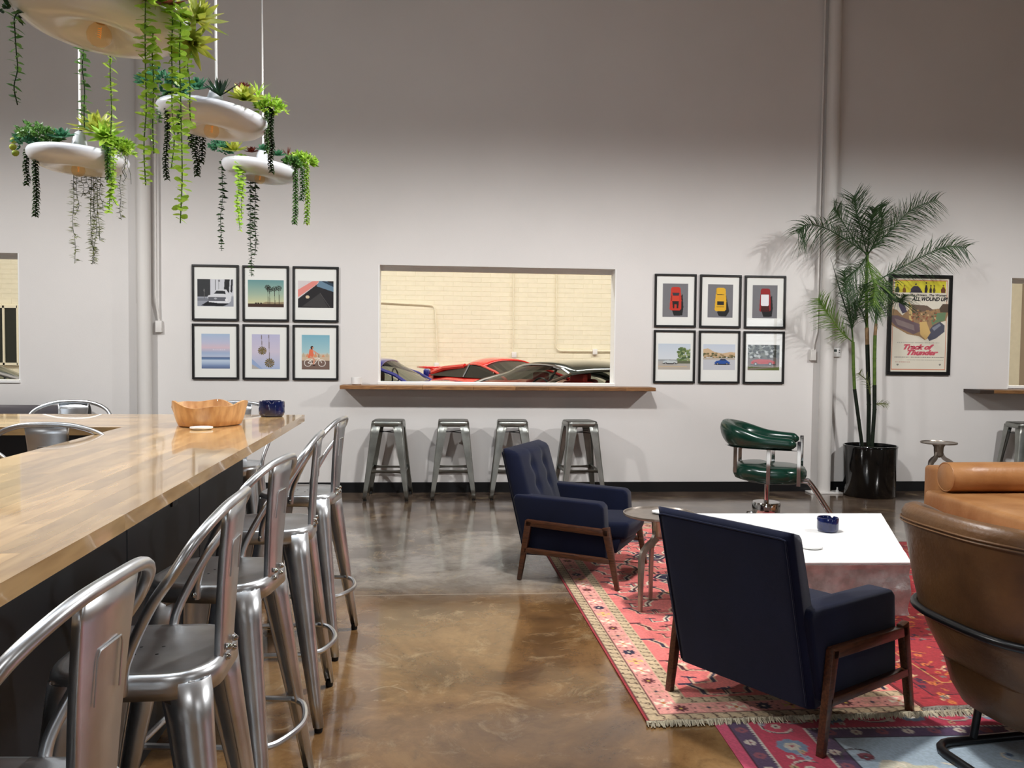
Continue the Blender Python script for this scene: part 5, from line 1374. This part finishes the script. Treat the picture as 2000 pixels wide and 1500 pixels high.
# --- lamp at the left
Y3 = 4.75; t, inv = lamp((-1.97, Y3, 2.40), 'left planter lamp with olive buds at its left rim and long thin twigs below', (math.radians(-1), math.radians(2.5), 0))
K(t, inv, 75, 270, Y3-.08, .085, 90, L_GRN, size=.026, seed=31); K(t, inv, 50, 278, Y3-.02, .05, 45, L_BLUE, size=.024, seed=32); R(t, inv, 122, 270, Y3-.14, .07, L_BLUE, nl=9, w=.45, seed=33)
R(t, inv, 190, 256, Y3-.06, .125, L_YEL, (.1, -.6, 1), nl=10, w=.34, seed=34); R(t, inv, 205, 268, Y3-.12, .09, L_LIME, (.2, -.8, .6), nl=9, w=.3, seed=35); K(t, inv, 232, 292, Y3-.06, .06, 70, L_LIME, size=.026, seed=36)
for k, (px, py) in enumerate(((27, 274), (25, 287), (30, 299))):
    b = obj('bud', MB().lathe([(0, -.02), (.014, -.012), (.018, 0), (.012, .014), (0, .022)], 10, M=Matrix.Translation(L(t, inv, px, py, Y3-.02)) @ Matrix.Rotation(1.2, 4, 'Y')), L_YEL, t)
V(t, inv, 216, 262, 415, Y3-.14, 'pair', L_LIME, .022, .014, 37, sway=4); V(t, inv, 222, 300, 400, Y3-.12, 'pair', L_LIME, .018, .013, 38, sway=8); V(t, inv, 210, 290, 350, Y3-.16, 'bead', L_GRN, .014, .009, 39, sway=3)
V(t, inv, 52, 292, 362, Y3-.06, 'bead', L_DARK, .015, .010, 40, sway=3); V(t, inv, 70, 312, 424, Y3-.12, 'bead', L_DARK, .016, .009, 41, sway=3)
for k, (x, y0, y1) in enumerate(((143, 320, 515), (150, 330, 420), (160, 330, 385), (178, 325, 515), (183, 330, 500), (190, 330, 470), (196, 325, 412), (170, 335, 380), (235, 320, 430), (186, 330, 516))):
    V(t, inv, x, y0, y1, Y3+.14+.02*(k % 3), 'twig', L_OLIVE, .026, .0055, 50+k, sway=6, rim=1)
for k in range(4): V(t, inv, 240+k*3, 300, 345+k*5, Y3-.02, 'twig', L_YEL, .012, .03, 65+k, sway=10)
# --- far lamp
Y4 = 5.8; t, inv = lamp((-1.235, Y4, 2.585), 'farthest planter lamp with a russet rosette and two long oval-leaved vines', (math.radians(-1), math.radians(6), 0))
K(t, inv, 432, 292, Y4-.08, .06, 60, L_BLUE, size=.026, seed=71); R(t, inv, 458, 296, Y4-.16, .09, L_YEL, nl=8, w=.4, seed=72); R(t, inv, 492, 298, Y4-.16, .05, L_RED, nl=8, seed=73); R(t, inv, 515, 294, Y4-.14, .055, L_BLUE, nl=9, seed=74)
R(t, inv, 545, 305, Y4-.12, .055, L_BLUE, nl=9, seed=75); rosette(L(t, inv, 562, 305, Y4-.02), .10, 9, L_RED, t, up_=inv @ Vector((.2, -.2, 1)), w=.07, layers=2, rise=1.2, name='air_plant', seed=76)
K(t, inv, 592, 318, Y4-.0, .07, 80, L_LIME, size=.028, seed=77); K(t, inv, 570, 320, Y4-.1, .05, 50, L_GRN, size=.024, seed=78)
V(t, inv, 434, 318, 490, Y4+.05, 'oval', L_DARK, .024, .019, 79, sway=6); V(t, inv, 466, 308, 450, Y4-.2, 'pair', L_LIME, .024, .016, 80, sway=6); V(t, inv, 474, 320, 430, Y4-.18, 'pair', L_LIME, .022, .018, 81, sway=5)
V(t, inv, 489, 345, 540, Y4+.12, 'oval', L_DARK, .022, .015, 82, sway=3, rim=1); V(t, inv, 499, 345, 500, Y4+.14, 'oval', L_DARK, .022, .015, 83, sway=3, rim=1)
V(t, inv, 577, 318, 438, Y4-.08, 'bead', L_GRN, .018, .011, 84, sway=2); V(t, inv, 599, 325, 436, Y4-.02, 'bead', L_LIME, .019, .013, 85, sway=4); V(t, inv, 590, 330, 390, Y4-.05, 'bead', L_GRN, .017, .012, 86, sway=3)
# ------------------------------------------------------------------ potted palm
PX, PY = on_y(1699, 900, 8.30).x, 8.30
pp = thing('potted_palm', 'tall slender palm in a glossy black cylinder pot beside the film poster', 'plant', (PX, PY, 0))
O_ = pp.location
obj('pot', MB().lathe([(0, 0), (.235, 0), (.25, .012), (.262, .50), (.266, .515), (.262, .525), (.250, .525), (.246, .48), (0, .48)], 56), GLOSSBLK, pp, smooth=50)
obj('soil', MB().lathe([(0, .488), (.246, .482)], 32), SOIL, pp)
def W_(px, py, y=8.30): return on_y(px, py, y)-O_
def stem(segs, y0=8.30):
    for (pts, r, mt) in segs:
        obj('stem', MB().tube([W_(a, b, y0) for a, b in pts], r, 10), mt, pp)
        for k, (a, b) in enumerate(pts[1:-1]): 
            q = W_(a, b, y0); obj('node_ring', MB().tube([q-Vector((0, 0, .004)), q+Vector((0, 0, .004))], [r_*1.12 for r_ in [r[0] if isinstance(r, list) else r]*2], 10), mt, pp)
stem([([(1684, 872), (1677, 820), (1669, 760)], .018, STEMD), ([(1669, 760), (1667, 720), (1666, 668)], .016, STEMG), ([(1666, 668), (1663, 630), (1655, 580)], .008, STEMG)], 8.26)
stem([([(1696, 872), (1697, 790), (1694, 673)], .021, STEMD), ([(1694, 673), (1693, 640)], .020, STEMT), ([(1693, 640), (1692, 560), (1694, 492)], .015, STEMG)], 8.33)
stem([([(1703, 872), (1708, 800), (1708, 752)], .019, STEMD), ([(1708, 752), (1708, 700), (1709, 655)], .017, STEMG), ([(1709, 655), (1711, 632)], .016, STEMT), ([(1711, 632), (1712, 590), (1710, 545)], .012, STEMG)], 8.22)
def frond(pxs, n, L_, mt, y=8.30, dy=.0, seed=0, droop=.5, lw=.007, one=False):
    g = random.Random(seed); m = len(pxs)
    P = bez([W_(a, b, y+dy*k/(m-1)) for k, (a, b) in enumerate(pxs)], 10)
    o = obj('frond', MB().tube(P, [.006*(1-.8*i/(len(P)-1))+.001 for i in range(len(P))], 6), mt, pp)
    mb = MB()
    n = int(n*1.5); L_ *= 1.12
    for k in range(n):
        t = .12+.88*k/n; i = min(int(t*(len(P)-1)), len(P)-2); p = P[i].lerp(P[i+1], t*(len(P)-1)-i); d = (P[i+1]-P[i]).normalized()
        ln = L_*(.55+.45*math.sin(PI*min(1, t*1.05)))*g.uniform(.75, 1.15)
        for s in (-1, 1):
            sd = d.cross(Vector((0, 1, 0))); sd = sd.normalized() if sd.length > .1 else Vector((1, 0, 0))
            v = (d*g.uniform(.5, .9)+sd*s*g.uniform(.55, .95)+Vector((0, g.uniform(-.5, .25), 0)))
            v.normalize(); w = lw; q0 = p; rows = []
            for j in range(5):
                u = j/4; c = p+v*(ln*u)-Vector((0, 0, droop*ln*u*u*.55)); ww = w*(1-u)**.6*.5+.0004; sn = v.cross(Vector((0, 1, .2))).normalized(); rows.append([c-sn*ww, c+sn*ww])
            mb.sheet(rows)
    obj('leaflets', mb, mt, o, smooth=60, kind='stuff')
PALM2 = leafm('young_palm_leaf', (118, 150, 62), (78, 114, 48))
frond([(1694, 496), (1655, 470), (1610, 445), (1575, 440), (1558, 456)], 34, .27, L_PALM, 8.33, -.2, 1, .9)
frond([(1694, 496), (1682, 450), (1672, 410), (1668, 382)], 32, .26, L_PALM, 8.33, -.1, 2, .1)
frond([(1694, 496), (1698, 455), (1703, 425), (1709, 405)], 30, .26, L_PALM, 8.33, -.3, 3, .2)
frond([(1694, 496), (1735, 455), (1780, 410), (1831, 390)], 36, .26, L_PALM, 8.33, -.05, 4, .6)
frond([(1694, 500), (1670, 470), (1640, 425), (1628, 405)], 26, .24, L_PALM, 8.33, -.45, 5, .6)
frond([(1694, 500), (1712, 465), (1722, 430), (1716, 408)], 26, .24, L_PALM, 8.33, -.5, 6, .5)
frond([(1710, 550), (1756, 525), (1812, 496), (1850, 482), (1888, 484)], 40, .25, L_PALM, 8.22, -.1, 7, .55)
frond([(1710, 550), (1735, 575), (1752, 590), (1768, 575)], 22, .22, L_PALM, 8.22, -.4, 8, .9)
frond([(1694, 498), (1680, 520), (1660, 540), (1648, 575)], 24, .22, L_PALM, 8.33, -.4, 9, .8)
frond([(1694, 500), (1700, 530), (1708, 560), (1706, 600)], 26, .24, PALM2, 8.33, -.35, 10, .4)
frond([(1710, 548), (1704, 580), (1696, 610)], 20, .22, L_PALM, 8.22, -.3, 11, .5)
frond([(1665, 668), (1645, 650), (1622, 620), (1608, 600), (1598, 582)], 30, .20, PALM2, 8.26, -.15, 12, .3)
frond([(1665, 660), (1660, 610), (1652, 560), (1648, 528)], 30, .17, L_PALM, 8.26, -.1, 13, .3)
frond([(1665, 640), (1672, 605), (1684, 575), (1690, 555)], 24, .17, L_PALM, 8.26, -.2, 14, .5)
frond([(1711, 632), (1718, 600), (1726, 570), (1733, 548)], 20, .18, L_PALM, 8.22, -.1, 15, .5)
frond([(1693, 640), (1684, 610), (1672, 590), (1664, 600)], 18, .17, L_PALM, 8.33, -.2, 16, .8)
frond([(1700, 770), (1694, 745), (1680, 732), (1678, 728)], 10, .09, L_OLIVE, 8.24, -.05, 17, .2, .004)
frond([(1708, 790), (1722, 788), (1735, 790)], 9, .06, L_OLIVE, 8.22, -.05, 18, .2, .004)
obj('spear_leaf', MB().tube([W_(1664, 640, 8.26), W_(1640, 565, 8.22), W_(1622, 502, 8.18)], [.008, .006, .001], 6), STEMD, pp)
# ------------------------------------------------------------------ cars in the garage
CG = glassy('car_glass', (.80, .84, .82), ior=1.15, rough=.12, dark=.35); CGD = mat('tinted_glass', (16, 16, 18), .25, spec=.25)
def car(name, label, loc, rz, paint, Lc=4.3, Wc=1.72, belt=.86, roofz=1.30, ws=(.62, .02), rw=(-1.55, -.85), glass=CG, chrome=False, seats=None, wing=None, mirror=False, inner=(26, 26, 28)):
    """+X is the nose; ws = windscreen base/top x, rw = rear window base/top x"""
    t = thing(name, label, 'car', loc, rz); hw = Wc/2; P = paint
    # lower body lofted along x
    rings = []
    for k in range(25):
        x = -Lc/2+Lc*k/24; q = 2*x/Lc; e = max(.0, 1-abs(q)**5)**.5
        top = belt-.02-(.16 if x > ws[0] else .10)*max(0, (abs(q)-.42))/.58*1.2; w_ = hw*(.80+.20*e); z0 = .18+.10*(abs(q)**6)
        rings.append([(x, sx*w_*f, z) for sx, f, z in ((-1, .86, z0), (-1, 1, z0+.15), (-1, 1.0, (z0+top)/2), (-1, .97, top-.08), (-1, .86, top-.01), (-1, .5, top+.025), (1, .5, top+.025), (1, .86, top-.01), (1, .97, top-.08), (1, 1.0, (z0+top)/2), (1, 1, z0+.15), (1, .86, z0))])
    obj('body', MB().rings(rings), P, t, smooth=50)
    for x in (-Lc*.31, Lc*.31):
        for s in (-1, 1):
            w = obj('wheel', MB().lathe([(.0, -.10), (.22, -.10), (.31, -.09), (.325, -.06), (.325, .06), (.31, .09), (.22, .10), (0, .08)], 28, M=Matrix.Translation((x, s*(hw-.09), .325)) @ Matrix.Rotation(PI/2, 4, 'X')), DARKRUB, t)
            obj('rim', MB().lathe([(0, -.108), (.05, -.106), (.2, -.112), (.215, -.10), (.2, .09), (0, .09)], 20, M=Matrix.Translation((x, s*(hw-.09), .325)) @ Matrix.Rotation(PI/2, 4, 'X')), STEEL, w)
    # greenhouse: roof, pillars, panes
    bw, rw_ = hw*.88, hw*.66
    rs = []; n = 11
    for k in range(n):
        u = k/(n-1); x = rw[1]+(ws[1]-rw[1])*u; h = roofz-.035*(2*u-1)**2*1.2
        rs.append([(x, rw_*v*(1+.02*abs(v)), h-.12*abs(v)**3) for v in np.linspace(-1, 1, 17)])
    obj('roof', MB().sheet(rs), P, t, solid=.03, smooth=60)
    ez = lambda u: roofz-.035*(2*u-1)**2*1.2-.115
    A0 = [Vector((ws[0], s*bw*.93, belt-.02)) for s in (-1, 1)]; A1 = [Vector((ws[1], s*rw_, ez(1))) for s in (-1, 1)]
    C0 = [Vector((rw[0], s*bw*.9, belt-.02)) for s in (-1, 1)]; C1 = [Vector((rw[1], s*rw_, ez(0))) for s in (-1, 1)]
    xb = (ws[1]+rw[1])/2-.10
    for j, s in enumerate((-1, 1)):
        pm = CHROME if chrome else P
        obj('windscreen_pillar', MB().tube([A0[j], A0[j].lerp(A1[j], .5)+Vector((.02, 0, .02)), A1[j]], .024, 8), pm, t)
        rp = [C0[j], C0[j].lerp(C1[j], .5)+Vector((-.02, 0, .05)), C1[j]]
        obj('rear_pillar', MB().tube(rp, .05, 8, flat=1), P, t)
        obj('roof_rail', MB().tube([(rw[1]+(ws[1]-rw[1])*u, s*(rw_+.005), ez(u)) for u in np.linspace(0, 1, 7)], .02, 6), P, t)
        B0 = Vector((xb, s*bw, belt-.02)); B1 = Vector((xb-.05, s*(rw_+.01), ez(.45)))
        obj('door_pillar', MB().tube([B0, B1], .02, 6), BLKM, t)
        F0 = Vector((ws[0]-.06, s*bw*.97, belt-.02)); G0 = Vector((rw[0]+.12, s*bw*.96, belt-.02))
        obj('side_window', MB().sheet([[F0, B0], [A1[j]+Vector((0, s*.01, 0)), B1]]), glass, t, smooth=0)
        obj('side_window', MB().sheet([[B0, G0], [B1, C1[j]+Vector((0, s*.01, 0))]]), glass, t, smooth=0)
        if chrome: obj('window_trim', MB().tube([F0, B0, G0], .010, 6), CHROME, t)
        if mirror and s > 0:
            m_ = obj('mirror', MB().rbox((ws[0]-.14, s*(hw+.09), belt+.09), (.09, .16, .13), .03, 3), P, t)
    bow = lambda a, b, k: [a.lerp(b, v)+Vector((k*(1-(2*v-1)**2), 0, 0)) for v in np.linspace(0, 1, 9)]
    top_ = lambda xx, u: [Vector((xx, rw_*v*(1+.02*abs(v)), roofz-.035*(2*u-1)**2*1.2-.12*abs(v)**3)) for v in np.linspace(-1, 1, 9)]
    obj('windscreen', MB().sheet([bow(A0[0], A0[1], .12), top_(ws[1], 1)]), glass if glass is CG else CGD, t, smooth=0)
    obj('rear_window', MB().sheet([bow(C0[0], C0[1], -.10), top_(rw[1], 0)]), glass, t, smooth=0)
    if chrome:
        obj('screen_trim', MB().tube(top_(ws[1]+.01, 1), .016, 6), CHROME, t); obj('screen_trim', MB().tube(bow(A0[0], A0[1], .13), .014, 6), CHROME, t)
    im = mat('car_interior', inner, .6)
    obj('dashboard', MB().rbox((ws[0]-.25, 0, belt-.10), (.34, bw*1.7, .16), .05, 2), BLKM, t)
    obj('steering_wheel', MB().tube([(ws[0]-.48+.05*math.sin(a)*-.4, .36+.17*math.cos(a), belt+.02+.15*math.sin(a)) for a in np.linspace(0, 2*PI, 21)[:-1]], .012, 6, closed=True), BLKM, t)
    if seats:
        sm_ = mat('car_seat', seats, .5)
        for sx, x in ((1, ws[1]-.35), (1, rw[1]+.25)):
            for s in (-1, 1):
                obj('seat', MB().rbox((x, s*.36, belt-.10), (.16, .50, .44), .05, 3).rbox((x, s*.36, belt+.16), (.09, .26, .12), .03, 2), sm_, t)
    if wing:
        w = obj('rear_wing', MB().bev('prism', .02, 2, [(-Lc/2-.12, -.62), (-Lc/2+.30, -.70), (-Lc/2+.30, .70), (-Lc/2-.12, .62)], belt+.10, belt+.15), P, t)
        obj('rear_wing_support', MB().bev('prism', .02, 2, [(-Lc/2+.02, -.5), (-Lc/2+.42, -.55), (-Lc/2+.42, .55), (-Lc/2+.02, .5)], belt-.16, belt+.11), P, t)
    return t
PRED = mat('red_car_paint', (206, 34, 30), .2, coat=1); PBLU = mat('blue_car_paint', (28, 34, 120), .2, coat=1); PGRN = mat('dark_green_car_paint', (40, 48, 44), .18, coat=1, metal=.3); PSIL = mat('silver_car_paint', (150, 150, 150), .2, coat=1, metal=.5)
car('sports_car', 'red sports car with black windows and a rear wing in the garage', (1.18, 15.5, 0), -1.02, PRED, roofz=1.31, belt=.975, ws=(.95, .10), rw=(-1.75, -.55), glass=CGD, wing=True)
p = on_y(1085, 708, 10.9)
car('classic_coupe', 'dark green coupe with chrome trim and red seats just behind the wall opening', (p.x-.02, 10.9, 0), PI+.62, PGRN, Lc=4.7, roofz=1.325, belt=.95, ws=(1.05, .25), rw=(-2.0, -1.15), chrome=True, seats=(196, 60, 54))
p = on_y(757, 703, 12.4)
car('sports_car', 'blue car with a blue door mirror at the left end of the garage opening', (p.x-.02, 12.4, 0), -.22, PBLU, roofz=1.33, belt=1.0, ws=(.52, .08), rw=(-1.5, -.6), mirror=True, seats=(24, 24, 27))
p = on_y(-40, 740, 11.6)
car('sports_car', 'silver car behind the left wall opening, only a corner showing', (p.x+.2, 11.6, 0), .5, PSIL, roofz=1.25, belt=.86)
